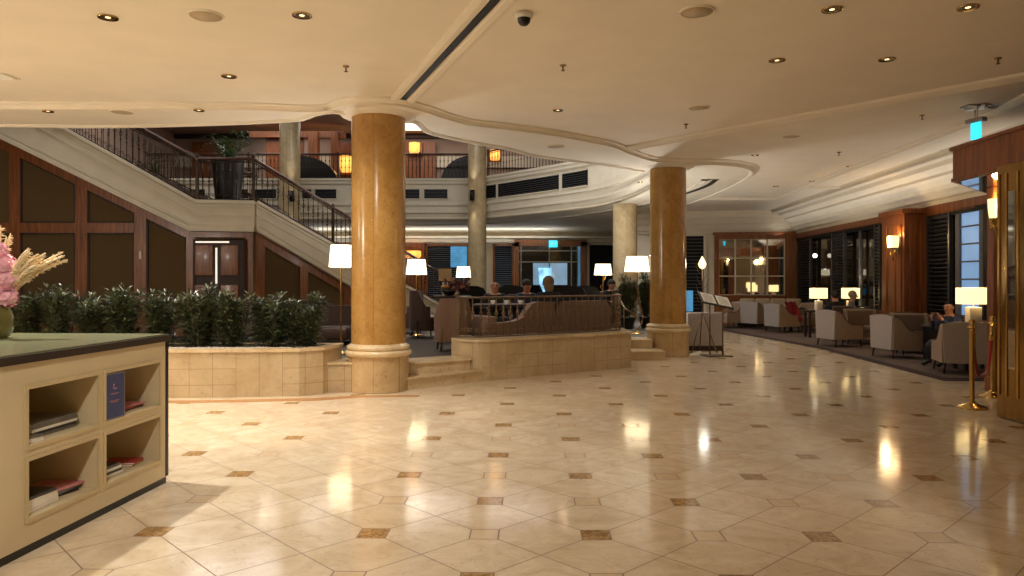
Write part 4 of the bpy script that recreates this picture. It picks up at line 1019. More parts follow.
CZ = .012
put(ch, 898, 357, CZ, -r90 + .12, 'taupe armchair in the middle of the carpet edge, right of the chair pair', True)
put(ch, 961, 372, CZ, -.3, 'taupe armchair seen from behind the brass stanchions, nearest the camera')
put(ch, 839, 346, CZ, -r90 + .22, 'armchair with pale grey back left of the middle window chair')
ch2 = armchair('proto', 'taupe_shaded', 'taupe_shaded')
put(ch2, 911, 352.5, CZ, PI * .9, 'taupe armchair painted in shade beyond the middle chair, facing the camera at the pier', True)
put(ch2, 861, 343.5, CZ, PI * .9, 'taupe armchair with painted-in shade facing the camera behind the pale-backed chair')
put(ch, 782, 332, CZ, -r90 + .3, 'armchair draped with a red garment')
put(ch, 757, 328.5, CZ, -r90 + .5, 'grey-backed armchair just left of the one with the red garment')
put(ch, 731, 327.6, CZ, r90 + .3, 'armchair by the menu stand, leftmost of the window lounge chairs')
put(ch, 806, 330.5, CZ, PI * .7, 'far small armchair near the corner banquette')
# red garment over chair arm
x, y = fl(786, 332, 0); g = B(); r = random.Random(4)
gr_n = 9; vs_ = []; fs_ = []
for i in range(gr_n):
    for j in range(7):
        u_, v_ = i / (gr_n - 1), j / 6; vs_.append((-.16 + .30 * u_ + .18 * v_, -.04 + .03 * math.sin(u_ * 9 + v_ * 3) - .04 * v_, .88 - .55 * v_ + .02 * math.sin(u_ * 14)))
for i in range(gr_n - 1):
    for j in range(6): a = i * 7 + j; fs_.append((a, a + 1, a + 8, a + 7))
o_ = len(vs_); vs2 = vs_ + [(a, b_ + .035, c) for a, b_, c in vs_]; g.add(vs2, fs_ + [tuple(q + o_ for q in reversed(f)) for f in fs_], smooth=True)
tag(g.build('red_coat', 'redcloth', loc=(x - .02, y - .36, 0)), 'dark red coat hanging over an armchair by the windows', 'coat')
# round / square tables
def table(px, py, w, d, h, label, z0=0, mat='darkwood', rz=0, grp=None):
    x, y = fl(px, py, z0); t = thing('small_table', label, 'table', (x, y, z0), rz, grp)
    B().box((0, 0, h - .02), (w, d, .04), bev=.008).build('tabletop', mat, t); B().tube([(0, 0, .03), (0, 0, h - .03)], .035, 10).build('pedestal', mat, t); B().lathe([(.001, 0), (.22, 0), (.22, .02), (.05, .05), (.001, .05)], n=20).build('base', 'iron', t)
    return t
def cup(x, y, z, label, mat='whitegl'):
    t = thing('coffee_cup', label, 'cup', (x, y, z)); B().lathe([(.001, 0), (.07, .004), (.075, .012), (.03, .008), (.001, .008)], n=16).build('saucer', mat, t)
    B().lathe([(.022, .012), (.036, .03), (.042, .075), (.038, .075), (.03, .03), (.001, .025)], n=16).build('cup', mat, t); B().tube([(.04, 0, .065), (.062, 0, .055), (.058, 0, .035), (.036, 0, .03)], .005, 5).build('handle', mat, t)
def glass_(x, y, z, label):
    t = thing('drinking_glass', label, 'glass', (x, y, z)); B().lathe([(.001, 0), (.03, 0), (.03, .004), (.005, .01), (.005, .07), (.03, .11), (.034, .17)], n=14).build('bowl', 'glass', t)
tb = table(940, 361, .42, .5, .66, 'dark skirted table in front of the man with the phone', rz=.1); B().box((0, 0, .33), (.36, .44, .6)).build('skirt', 'black', tb)
table(791, 332, .6, .6, .70, 'dark table among the far window chairs', rz=.1)
x, y = fl(940, 361); cup(x + .1, y, .66, 'white cup on the table in front of the seated man'); glass_(x - .1, y + .1, .66, 'stemmed glass on the table near the seated man')
x, y = 8.70, 19.2; cup(x, y - .05, .72, 'white cup on the console behind the seated couple'); cup(x + .35, y - .05, .72, 'white cup next to the seated couple'); glass_(x + .2, y - .08, .72, 'glass on the console beside the seated couple')
x, y = fl(791, 332); cup(x, y, .70, 'white cup on the far table by the corner banquette'); cup(x - .15, y + .12, .70, 'second white cup on the far corner table')
# sideboards + lamps on the window side
def ledge(px0, px1, y, ztop, label):
    x0, x1 = (px0 - 512) * y / F, (px1 - 512) * y / F; t = thing('console_table', label, 'console table', ((x0 + x1) / 2, y, 0))
    B().box((0, 0, ztop - .03), (x1 - x0, .4, .06), bev=.01).build('tabletop', 'darkwood', t)
    for sx_ in (-1, 1):
        for sy_ in (-1, 1): B().box((sx_ * ((x1 - x0) / 2 - .04), sy_ * .15, (ztop - .06) / 2), (.05, .05, ztop - .06)).build('leg', 'darkwood', t)
    return (x0 + x1) / 2
ledge(806, 832, 19.3, .72, 'dark console holding the left lamp of the window pair'); x = (818.5 - 512) * 19.3 / F
table_lamp(x, 19.3, .72, .38, .27, .06, 'lit table lamp with rectangular cream shade, left one by the far window')
ledge(840, 868, 19.3, .72, 'dark console behind the seated couple'); x = (850.5 - 512) * 19.3 / F
table_lamp(x, 19.3, .72, .38, .27, .06, 'lit table lamp with rectangular cream shade behind the seated couple')
ledge(958, 990, 12.3, .80, 'dark console beside the wood pilaster under the blue window'); x = (973.5 - 512) * 12.3 / F
table_lamp(x, 12.3, .80, .44, .27, .05, 'large lit table lamp on a square white base in front of the blue window', (.2, .14, .25))
# corner banquette and cushions
bq = thing('banquette', 'cream upholstered banquette along the far corner under the window', 'sofa', (8.35, 23.8, 0), -.17)
B().box((0, 0, .22), (2.2, .7, .4), bev=.03).build('seat', 'dbrown', bq)
for i in range(4): B().cushion((-.72 + i * .48, .25, .66), (.46, .16, .48)).build('back_cushion', 'creamseat', bq)
# cream half panel behind the menu stand
x0, y0 = fl(688, 351); x1 = (724 - 512) * y0 / F
pn = thing('low_partition', 'cream upholstered low partition right of the farther golden column', 'partition', ((x0 + x1) / 2, y0 + .15, 0))
B().box((0, 0, .45), (x1 - x0, .18, .72), bev=.04).build('panel', 'lav', pn); B().box((0, 0, .05), (x1 - x0, .16, .1)).build('base', 'darkwood', pn)
ms = thing('menu_stand', 'dark metal menu stand holding slanted white pages', 'menu stand', ((718 - 512) * 14.6 / F, 14.6, 0), .15)
for x_ in (-.17, .10): B().tube([(x_, 0, 0.02), (x_, 0, 1.06)], .016, 8).build('post', 'iron', ms)
B().box((-.03, 0, .012), (.5, .42, .024), bev=.005).build('base', 'iron', ms)
b = B(); b.box((-.06, -.01, 1.1), (.66, .40, .025), rx=.55, ry=.2); b.build('sloping_tray', 'black', ms)
rot = Matrix.Rotation(.2, 3, 'Y') @ Matrix.Rotation(.55, 3, 'X')
for k in (-1, 1):
    c = Vector((-.06, -.01, 1.1)) + rot @ Vector((k * .16, 0, .018)); pg = B().box(c, (.27, .33, .008), ry=.2, rx=.55); pg.build('menu_page', 'paper', ms)
b = B()
for k in (-1, 1):
    for i in range(9): c = Vector((-.06, -.01, 1.1)) + rot @ Vector((k * .16, .13 - i * .032, .0235)); b.box(c, (.2 if i else .1, .006, .002), ry=.2, rx=.55)
b.build('menu_text', 'greym', ms)
tag(B().box((0, 0, 0), (.44, .05, .62), bev=.01).build('video_screen', 'screen', loc=at(685.5, 301, 22.0)), 'small glowing blue screen just right of the farther golden column', 'screen')
sp_ = at(685.5, 309, 22.0); tag(B().lathe([(.001, 0), (.2, 0), (.2, .03), (.03, .06), (.03, sp_.z - .02), (.001, sp_.z - .02)], (0, 0, 0), 16).build('screen_pedestal', 'black', loc=(sp_.x, 22.0, 0)), 'thin black pedestal carrying the blue screen', 'pedestal')

# --- lounge seating
def sofa(label, o, u, L, prof, mat, D=.8, z0=P):
    t = thing('sofa', label, 'sofa', (o[0], o[1], z0), math.atan2(u[1], u[0]))
    B().vprism((0, 0), (1, 0), prof, 0, .14).build('backrest', mat, t)
    B().box((L / 2, D / 2, .22), (L - .1, D - .1, .24), bev=.03).build('seat', mat, t)
    for x_ in (.09, L - .09): B().box((x_, D / 2, .32), (.16, D - .06, .5), bev=.05).build('arm', mat, t)
    legs(t, [(.1, .08), (L - .1, .08), (.1, D - .1), (L - .1, D - .1)], .12); return t
uu = (.826, .564)
pr = [(0, .1), (2.6, .1), (2.6, .66), (2.55, .74), (2.46, .79), (.95, .79), (.85, .76), (.75, .66), (.66, .54), (.55, .49), (.4, .47), (0, .45)]
sofa('brown striped velvet sofa with curved back behind the iron railing', (-.36, 11.95), uu, 2.6, pr, 'brownv')
def tub(label, mat, px, py, rz, w=.62, h=.86):
    x, y = fl(px, py, P); t = thing('wing_chair', label, 'armchair', (x, y, P), rz)
    n = 12; b = B(); vs = []; 
    for i in range(n + 1):
        a = PI * (1.08 * i / n) - PI * .04; hh = h if 2 < i < n - 2 else h * .8 if i in (2, n - 2) else h * .66
        for rad in (w / 2, w / 2 - .07):
            for z in (.15, hh): vs.append((-math.cos(a) * rad, -math.sin(a) * rad * .9, z))
    fs = []
    for i in range(n):
        q = i * 4; p_ = q + 4; fs += [(q, p_, p_ + 1, q + 1), (q + 2, q + 3, p_ + 3, p_ + 2), (q + 1, p_ + 1, p_ + 3, q + 3), (q, q + 2, p_ + 2, p_)]
    fs += [(0, 1, 3, 2), (n * 4, n * 4 + 2, n * 4 + 3, n * 4 + 1)]; b.add(vs, fs); b.build('wrapped_back', mat, t)
    B().cushion((0, .02, .34), (w - .14, w * .8, .18)).box((0, 0, .2), (w - .16, w * .7, .12)).build('seat', mat, t)
    legs(t, [(-.2, -.18), (.2, -.18), (-.22, .2), (.22, .2)], .18); return t
tub('brown striped wing chair with rounded back at the left end of the railing', 'brownv', 453, 350, .2)
tub('dark upholstered chair beside the descending stair, seen past the near column', 'dbrown', 424, 337, -r90 + .4, .66, .95)
tub('dark upholstered chair half hidden behind the near column, farther of two', 'leather', 410, 333, r90, .66, .9)
t = sofa('dark brown leather lounge sofa between the last shrub and the near column', (-4.05, 13.4), (1, .05), 1.2, [(0, .1), (1.2, .1), (1.2, .62), (1.12, .7), (.08, .7), (0, .62)], 'leather')
B().box((.6, -.25, .22), (1.1, .45, .25), bev=.06).build('front_cushion', 'leather', t)
t = sofa('dark sofa with pale headrest cloth at the panelled wall', (-5.0, 14.2), (.8, .6), 1.6, [(0, .1), (1.6, .1), (1.6, .75), (0, .75)], 'dbrown')
# lounge tables with lamp and flowers
def tablexyz(x, y, w, d, h, label, z0=P):
    t = thing('lounge_table', label, 'table', (x, y, z0)); B().box((0, 0, h - .02), (w, d, .04), bev=.01).build('tabletop', 'darkwood', t); B().tube([(0, 0, .03), (0, 0, h - .03)], .04, 10).build('pedestal', 'darkwood', t)
    B().lathe([(.001, 0), (.25, 0), (.25, .02), (.05, .05), (.001, .05)], n=20).build('base', 'iron', t)
tablexyz(.05, 13.6, 1.5, .7, .72, 'long dark lounge table in front of the seated man')
tablexyz(-1.15, 14.2, .7, .6, .86, 'tall dark side table carrying the flower arrangement')
fa = thing('flower_arrangement', 'low arrangement of dark red and peach flowers left of the diners', 'flowers', (-1.2, 14.2, P + .86))
B().lathe([(.06, 0), (.12, .04), (.17, .12), (.15, .12), (.001, .08)], n=20).build('bowl', 'black', fa)
b = B(); b2 = B(); r = random.Random(9)
for i in range(26):
    c = Vector((r.uniform(-.2, .38), r.uniform(-.15, .15), .12 + r.uniform(0, .2))); 
    for k in range(9):
        q = Vector((r.gauss(0, 1), r.gauss(0, 1), r.gauss(0, 1))).normalized(); (b if i % 4 else b2).ball(c + q * .028, .024, 5, (1, 1, .7))
    b.tube([(0, 0, .08), tuple(c)], .004, 4)
b.build('red_blossoms', 'plum', fa); b2.ball((-.07, -.1, .17), .075, 10, (1.2, 1, .6)).build('peach_blossoms', 'goldm', fa)
t = table_lamp(-1.30, 14.38, P + .86, .24, .24, .02, 'unlit beige drum lamp behind the red flower arrangement', (.1, .1, .26), 'offshade', off=True)
for i, (x, y, nm) in enumerate(((-.35, 13.4, 'leftmost on the long lounge table'), (-.1, 13.35, 'beside the leftmost cup'), (.15, 13.4, 'in the middle of the long lounge table'))): cup(x, y, P + .72, 'white cup ' + nm)
for x, y, nm in ((-.5, 13.7, 'left end'), (.35, 13.5, 'right part')): glass_(x, y, P + .72, 'stemmed glass at the %s of the long lounge table' % nm)

# ================================================================== STANCHIONS
def stanchion(x, y, label):
    t = thing('brass_stanchion', label, 'stanchion', (x, y, 0))
    B().lathe([(.001, 0), (.165, 0), (.168, .012), (.14, .028), (.08, .045), (.045, .065), (.03, .085), (.001, .085)], n=32).build('base', 'brass', t)
    B().lathe([(.027, .07), (.027, .90), (.034, .905), (.034, .93), (.027, .935)], n=20).build('pole', 'brass', t)
    B().lathe([(.03, .93), (.042, .945), (.042, .965), (.02, .975), (.03, .99), (.036, 1.01), (.03, 1.032), (.001, 1.042)], n=20).build('finial', 'brass', t)
    B().tube([(.05 * math.cos(a), .05 * math.sin(a), .945) for a in [2 * PI * i / 14 for i in range(14)]], .008, 6, True).build('rope_ring', 'brass', t)
stanchion(5.39, 8.67, 'nearer brass stanchion on a dome base, left of the two'); stanchion(6.17, 9.5, 'farther brass stanchion beside the wood pilaster')
a, c = Vector((5.43, 8.72, .93)), Vector((6.13, 9.45, .93)); rt = thing('velvet_rope', 'red velvet rope drooping between the two brass stanchions', 'rope', tuple(a))
pts = [a.lerp(c, t) - a + Vector((0, 0, -.60 * (1 - (2 * t - 1) ** 4) ** .9)) for t in [i / 24 for i in range(25)]]
B().tube(pts, .02, 10).build('rope', 'velvet', rt); B().tube([pts[0], pts[1]], .024, 10).build('hook', 'brass', rt); B().tube([pts[-2], pts[-1]], .024, 10).build('hook', 'brass', rt)

# ================================================================== PORTAL (right)
po = thing('portal_canopy', 'wooden entrance canopy with mirrored underside at right edge', 'canopy')
pg = [(5.5, 4.8), (8.2, 4.8), (8.2, 10.97), (7.1, 10.97), (5.66, 9.5)]
pg = [(5.66, 9.5), (5.5, 4.8), (8.2, 4.8), (8.2, 10.97), (7.1, 10.97)]
B().prism(pg, 2.78, 3.16).build('fascia', 'wood', po)
def grow(k): cx, cy = 7.0, 8.0; return [(x + (k if x > cx else -k), y + (k if y > cy else -k)) for x, y in pg]
B().prism(grow(.03), 3.16, 3.2).prism(grow(.015), 2.76, 2.80).build('moulding', 'wood', po)
B().prism([(cx * .985 + .1, cy * .985 + .1) for cx, cy in pg], 2.745, 2.758).build('soffit_mirror', 'mirror', po)
pw = thing('wood_pilaster', 'narrow reddish wood pilaster with a sconce, left of the brass door', 'pilaster', (6.61, 9.95, 0))
B().box((0, 0, 1.4), (.36, .14, 2.68)).build('shaft', 'wood', pw); B().box((0, 0, .1), (.4, .18, .2)).build('base', 'wood', pw)
b = B(); b.box((-.0, -.075, 1.5), (.24, .02, 2.2), bev=.008); b.build('raised_panel', 'wood', pw)
bd = thing('brass_door', 'tall brass-framed glass door at the right edge', 'door', (5.30, 7.98, 0), -.0)
b = B(); b.box((.10, -.24, 1.375), (.16, .76, 2.73), bev=.006); b.build('post', 'brassd', bd)
b = B(); [b.box((.018, y, 1.45), (.02, .03, 2.4), bev=.004) for y in (.1, -.02, -.2, -.34, -.56)]; b.build('ribs', 'brass', bd)
B().box((.019, -.11, 1.5), (.01, .11, 1.9)).build('mirror_strip', 'mirror', bd)
b = B(); b.box((.75, .06, .18), (1.2, .12, .34)); b.box((.75, .06, 2.62), (1.2, .12, .22)); b.box((.27, .06, 1.4), (.1, .12, 2.3)); b.box((1.3, .06, 1.4), (.1, .12, 2.3)); b.build('door_frame', 'brassd', bd)
B().box((.78, .06, 1.4), (1.0, .02, 2.2)).build('glass_panel', 'smoke', bd); B().tube([(.34, -.02, .9), (.34, -.05, .95), (.34, -.05, 1.5), (.34, -.02, 1.55)], .014, 8).build('pull_handle', 'brass', bd)
b = B(); b.box((.62, .5, 1.375), (.06, .7, 2.73), rz=-.45); b.build('side_panel', 'brassd', bd)
# sconces
def sconce(x, y, z, rz, label, W=14):
    t = thing('wall_sconce', label, 'wall sconce', (x, y, z), rz)   # local +X points into the wall
    vs = []; n = 12
    B().lathe([(.10, -.13), (.115, 0), (.12, .13)], (-.03, 0, 0), 20, cap=False).build('glass_shade', 'shadey', t)
    b = B()
    for k in range(3): a = (k - 1) * .5; b.tube([(-.02, a * .03, -.42), (-.05, a * .1, -.28), (-.03, a * .22, -.15)], [.006, .009, .006], 6)
    b.ball((-.02, 0, -.42), .018, 8); b.lathe([(.02, -.15), (.1, -.13), (.105, -.12)], (-.03, 0, 0), 16); b.build('arm', 'brass', t)
    B().box((.06, 0, -.1), (.03, .09, .3), bev=.01).build('back_plate', 'brass', t)
    light('POINT', (x - .2 * math.cos(rz), y - .2 * math.sin(rz), z), W, (1, .68, .34), .08)
    light('POINT', (x, y, z + .16), W * .5, (1, .68, .34), .05)
sconce(8.27, 16.0, at(898, 243, 16.4).z, 0, 'lit cream sconce on the wood pier between windows', 20)
sconce(6.42, 9.80, 2.44, r90, 'lit cream sconce on the pilaster under the entrance canopy', 16)

# hanging lit sign on ceiling bracket
p = at(976, 131, 9.9); hs = thing('hanging_exit_sign', 'cyan lit exit sign hanging from ceiling brackets above the canopy', 'exit sign', p)
B().box((0, 0, 0), (.04, .15, .22), bev=.01, rz=.2).build('panel', 'cyan', hs)
b = B(); b.box((0, 0, .14), (.1, .26, .06), bev=.01, rz=.3); b.box((.0, .0, .32), (.09, .28, .06), bev=.01, rz=.5); b.build('housing', 'chrome', hs)
h_ = ZM - p.z; b = B(); b.tube([(-.03, -.08, .16), (-.03, -.08, h_)], .009, 6); b.tube([(.05, .1, .16), (.05, .1, h_)], .009, 6); b.box((0, 0, h_ - .01), (.3, .2, .02)); b.build('brackets', 'chrome', hs)
B().tube(smoothpath([(.1, 0, .3), (.3, 0, .36), (.36, 0, .46), (.28, 0, h_ - .02), (.12, 0, h_ - .02)], 5), .007, 6).build('cable', 'clothg', hs)

# ================================================================== CEILING FIXTURES
def ceil_xy(px, py, Z): return fl(px, py, Z)
def downlight(px, py, Z, label, r=.075):
    x, y = ceil_xy(px, py, Z); t = thing('downlight', label, 'downlight', (x, y, Z), 0, 'ceiling downlights')
    B().lathe([(r * .72, -.004), (r, -.012), (r * 1.02, -.002), (r, 0)], n=24, cap=False).build('trim_ring', 'brass', t)
    B().lathe([(r * .72, -.004), (r * .6, -.001), (.001, -.001)], n=20).build('reflector', 'dkedge', t)
    B().lathe([(.001, -.006), (r * .26, -.006), (r * .26, -.003), (.001, -.003)], n=14).build('bulb', 'lens', t)
dls = [(108, 17, 'upper left corner, left of the large speaker disc'), (302, 15, 'right of the large speaker disc at top'), (229, 76, 'dark and prominent above the shrubs'), (558, 110, 'alone between the two golden columns'), (832, 9, 'top right, left of its twin at the edge'), (968, 7, 'top right corner'), (777, 60, 'left one of the pair right of centre'), (887, 59, 'right one of the pair right of centre'), (755, 155, 'left of the ceiling beam end near the right column'), (850, 166, 'right of the long ceiling step near the windows'), (812, 181, 'small far one above the lounge windows'), (776, 186, 'small far one above the mirror window'), (945, 150, 'near the window cornice')]
for px, py, nm in dls: downlight(px, py, ZM, 'recessed ceiling downlight, ' + nm, .085 if py < 100 else .07)
for px, py, nm in ((48, 111, 'left end of the soffit over the shrubs'), (199, 110, 'soffit over the shrubs, near the stair plants')): downlight(px, py, ZS, 'recessed brass downlight, ' + nm, .07)
for px, py, nm in ((640, 176, 'inside the round recess right of the pale column'), (500, 227, 'far ceiling above the entrance')): downlight(px, py + 6, ZR, 'tiny recessed downlight in the ' + nm, .06)
def disc(px, py, Z, r, label):
    x, y = ceil_xy(px, py, Z); t = thing('ceiling_speaker', label, 'ceiling speaker', (x, y, Z), 0, 'round ceiling speakers')
    B().lathe([(.001, -.012), (r * .9, -.012), (r * .9, -.004), (.001, -.004)], n=32).build('grille', 'speaker', t); B().lathe([(r * .9, -.003), (r * .93, -.016), (r, -.012), (r * 1.02, 0)], n=32, cap=False).build('rim', 'plaster', t)
for px, py, Z, nm in ((206, 15, ZM, 'large brown round ceiling speaker at top left'), (697, 11, ZM, 'pale round ceiling speaker at top right of centre'), (122, 111.5, ZS, 'round speaker in the soffit over the shrubs'), (699, 107, ZM, 'round speaker above the right golden column'), (791, 136, ZM, 'round speaker right of the ceiling beam'), (556, 146, ZS, 'faint round speaker in the soffit between the columns')): disc(px, py, Z, .15, nm)
def sprinkler(px, py, Z, label):
    x, y = ceil_xy(px, py, Z); t = thing('sprinkler', label, 'sprinkler', (x, y, Z), 0, 'ceiling sprinklers')
    B().lathe([(.001, -.014), (.035, -.01), (.036, 0), (.001, 0)], n=16).build('escutcheon', 'brassd', t); B().tube([(0, 0, -.01), (0, 0, -.06)], .009, 8).lathe([(.001, -.066), (.022, -.064), (.022, -.06), (.001, -.06)], n=12).build('head', 'iron', t)
for px, py, nm in ((346, 66, 'left of the long black slot'), (563, 65, 'right of the dome camera'), (998, 58, 'upper right above the beam'), (686, 124, 'near the end of the ceiling beam'), (922, 115, 'beyond the beam near the hanging sign'), (839, 152, 'between beam and window cornice')): sprinkler(px, py, ZM, 'small ceiling sprinkler ' + nm)
x, y = ceil_xy(524, 13, ZM); dc = thing('dome_camera', 'white dome security camera on the ceiling at top centre', 'security camera', (x, y, ZM))
B().lathe([(.001, -.05), (.07, -.048), (.078, -.03), (.078, 0), (.001, 0)], n=28).build('housing', 'white', dc); B().lathe([(.058, -.05), (.052, -.085), (.03, -.108), (.001, -.114)], n=24).build('dome', 'black', dc)
x, y = ceil_xy(2, 76, ZM); ag = thing('air_grille', 'white slatted air grille in the ceiling at the left edge', 'vent', (x - .1, y, ZM))
b = B(); 
for i in range(5): b.box((0, -.1 + i * .05, -.012), (.4, .02, .014), rx=.5)
b.build('slats', 'white', ag); B().box((0, 0, -.003), (.44, .28, .006)).build('frame', 'cornice', ag)

# ================================================================== CARPET RIGHT
cp = [(6.42, 11.0), (8.3, 10.85), (wx(24.7) - .1, 24.7), (6.2, 24.9), (6.3, 20.9), (6.72, 16.2)]
cb = thing('lounge_carpet', 'taupe carpet with dark maroon border under the window armchairs', 'carpet')
B().prism(cp, 0, .006).build('border', 'carpetb', cb)
B().prism([(6.62, 11.25), (8.3, 11.12), (wx(24.4) - .2, 24.4), (6.45, 24.6), (6.52, 20.9), (6.93, 16.2)], .006, CZ).build('field', 'carpetr', cb)

# ================================================================== PEOPLE
def person(label, x, y, z0, rz, top, hair, arms='table', phone=False, bald=False, lean=0.0, k=1.0, bun=False):
    root = thing('person', label, 'person', (x, y, z0), rz); root.scale = (k, k, k)
    V = []; E = []; Rr = []; seg = []
    zf = lambda z: (z - .53) * .92 + .43 if z > .5 else z * .8
    def v(p, r, par=None, m=0):
        p = (p[0], p[1], zf(p[2]))
        V.append(p); Rr.append(r); i = len(V) - 1
        if par is not None: E.append((par, i)); seg.append((Vector(V[par]), Vector(p), m))
        return i
    L = lean
    pel = v((0, 0, .53), .15); sp = v((0, -.01 - L * .3, .74), .135, pel, 1); chh = v((0, -.02 - L * .7, .95), .15, sp, 1); nb = v((0, -.03 - L, 1.10), .075, chh, 1)
    nk = v((0, -.045 - L, 1.14), .06, nb, 0); hb = v((0, -.065 - L, 1.20), .078, nk, 0); hc = v((0, -.06 - L, 1.27), .095, hb, 0); ht = v((0, -.055 - L, 1.34), .075, hc, 0)
    for s in (-1, 1):
        hp = v((s * .1, -.04, .51), .095, pel, 2); kn = v((s * .14, -.46, .52), .062, hp, 2); an = v((s * .14, -.44, .11), .042, kn, 2); v((s * .15, -.6, .05), .038, an, 3)
        shd = v((s * .17, -.02 - L * .8, 1.03), .078, chh, 1)
        if arms == 'table': el = v((s * .25, -.12 - L, .80), .048, shd, 1); wr = v((s * .13, -.36 - L, .80), .03, el, 1); hd = (s * .10, -.42 - L, .805); dirv = Vector((-s * .25, -1, -.1)).normalized()
        else: el = v((s * .22, -.2, .82), .048, shd, 1); wr = v((s * .1, -.38, 1.02), .03, el, 1); hd = (s * .07, -.42, 1.07); dirv = Vector((-s * .3, -.4, 1)).normalized()
        pa = v(hd, .03, wr, 0);  sd = dirv.cross(Vector((0, 0, 1) if arms == 'table' else (0, 1, 0))).normalized()
        for f, (off, ln) in enumerate(((-.028, .062), (-.010, .075), (.009, .07), (.027, .055))):
            a0 = Vector(hd) + sd * off + dirv * .03; a1 = a0 + dirv * ln * .55 + Vector((0, 0, -.004)); a2 = a0 + dirv * ln + Vector((0, 0, -.022) if arms == 'table' else (0, -.015, 0))
            i0 = v(tuple(a0), .011, pa, 0); i1 = v(tuple(a1), .0085, i0, 0); v(tuple(a2), .007, i1, 0)
        a0 = Vector(hd) - sd * s * .03 ; i0 = v(tuple(a0 + dirv * .0), .012, pa, 0); v(tuple(a0 - sd * s * .03 + dirv * .03), .009, i0, 0)
    me = bpy.data.meshes.new('body'); me.from_pydata(V, E, []); ob = bpy.data.objects.new('body', me); C.objects.link(ob)
    md = ob.modifiers.new('s', 'SKIN'); sv = me.skin_vertices[0].data
    for i, r in enumerate(Rr): sv[i].radius = (r, r * (.78 if i in (pel, sp, chh) else 1)); sv[i].use_root = i == pel
    ob.modifiers.new('u', 'SUBSURF').levels = 2
    bpy.context.view_layer.update(); dg = bpy.context.evaluated_depsgraph_get(); nm = bpy.data.meshes.new_from_object(ob.evaluated_get(dg)); bpy.data.objects.remove(ob)
    nm.materials.clear()
    for m in ('skin', top, 'trouser', 'black', 'hairb', 'redm'): nm.materials.append(M[m])
    for pl_ in nm.polygons:
        c = pl_.center; best = None
        for a, c2, m in seg:
            d = c2 - a; t_ = max(0, min(1, (c - a).dot(d) / max(d.length_squared, 1e-9))); dist = (a + d * t_ - c).length
            if best is None or dist < best[0]: best = (dist, m)
        pl_.material_index = best[1]; pl_.use_smooth = True
    # facial features belong to the same body mesh
    f = B(); hx = Vector((0, -.06 - L, zf(1.27)))
    f.cur = 0; f.ball(hx + Vector((0, -.098, -.02)), .016, 8, (.8, 1.2, 1.5)); f.ball(hx + Vector((0, -.035, -.085)), .045, 8, (1, 1, .6))
    for s in (-1, 1): f.cur = 0; f.ball(hx + Vector((s * .092, .0, -.01)), .022, 8, (.4, .8, 1.3)); f.cur = 4; f.ball(hx + Vector((s * .034, -.084, .006)), .010, 6); f.ball(hx + Vector((s * .034, -.088, .026)), .014, 6, (1.3, .5, .3))
    f.cur = 5; f.ball(hx + Vector((0, -.088, -.055)), .018, 6, (1.3, .5, .35))
    bm = bmesh.new(); bm.from_mesh(nm); fm = f.mesh('face'); bm.from_mesh(fm); nm2 = bpy.data.meshes.new('body'); bm.to_mesh(nm2); bm.free()
    for m in nm.materials: nm2.materials.append(m)
    for vv in nm2.vertices: pass
    body = bpy.data.objects.new('body', nm2); C.objects.link(body); body.parent = root
    if not bald:
        h = B(); h.ball(hx + Vector((0, .018, .03)), .104, 14, (.98, 1.0, 1.0)); 
        if bun: h.ball(hx + Vector((0, .06, -.06)), .085, 12, (1.05, .7, 1.3))
        h.build('hair', hair, root)
    else:
        h = B(); h.ball(hx + Vector((0, .04, -.01)), .082, 12, (1.12, .8, .7)); h.build('hair', hair, root)
    if phone: B().box((.0, -.47, zf(1.10)), (.075, .01, .14), rx=-.3, bev=.004).build('phone_case', 'black', root)
    return root
SZ = -.06
person('bald man in dark clothes facing the camera at the lounge table', .5 - .83, 14.35, P + SZ, 0, 'clothd', 'hairg', bald=True, lean=.03)
person('person with fair hair seen from behind at the lounge table', (549 - 512) * 12.75 / F, 12.75, P + SZ + .03, PI + .2, 'clothb', 'hairl', bun=True, k=1.02)
person('dark-clothed person in the middle of the lounge group', (526 - 512) * 14.9 / F, 14.9, P + SZ, .3, 'clothn', 'hairb')
person('distant person in black right of the twig-stem lamp', (611 - 512) * 18.6 / F, 18.6, P + SZ, .2, 'clothb', 'hairb')
person('person in black seen from behind at the left window table', (836 - 512) * 18.3 / F, 18.3, 0, PI, 'clothb', 'hairb')
person('grey-haired person in grey beside the one in black at the window', (850.5 - 512) * 18.6 / F, 18.6, 0.0, 1.2, 'clothg', 'hairg')
person('man in navy jacket raising a phone beside the large table lamp', (951 - 512) * 13.0 / F, 13.0, 0, -1.15, 'clothn', 'hairb', 'phone', True, True, k=.92)
def stool_(x, y, z0, rz, label):
    t = thing('upholstered_chair', label, 'chair', (x, y, z0), rz)
    B().cushion((0, 0, .38), (.5, .5, .14)).build('seat', 'dbrown', t); B().cushion((0, .25, .62), (.5, .1, .5), rx=-.1).build('backrest', 'dbrown', t); legs(t, [(-.2, -.2), (.2, -.2), (-.2, .2), (.2, .2)], .34)
for x, y, z0, rz, nm in ((-.33, 14.4, P, 0, 'under the bald man'), (.24, 15.0, P, .3, 'under the middle guest of the lounge group'), (2.49, 18.7, P, .2, 'under the distant guest by the twig-stem lamp'), (8.06, 18.3, 0, PI, 'under the window guest in black'), (8.52, 18.62, 0, 1.2, 'under the grey-haired window guest'), (7.72, 13.02, 0, -1.15, 'under the man with the phone')):
    stool_(x, y, z0 + .0, rz, 'dark upholstered chair ' + nm)

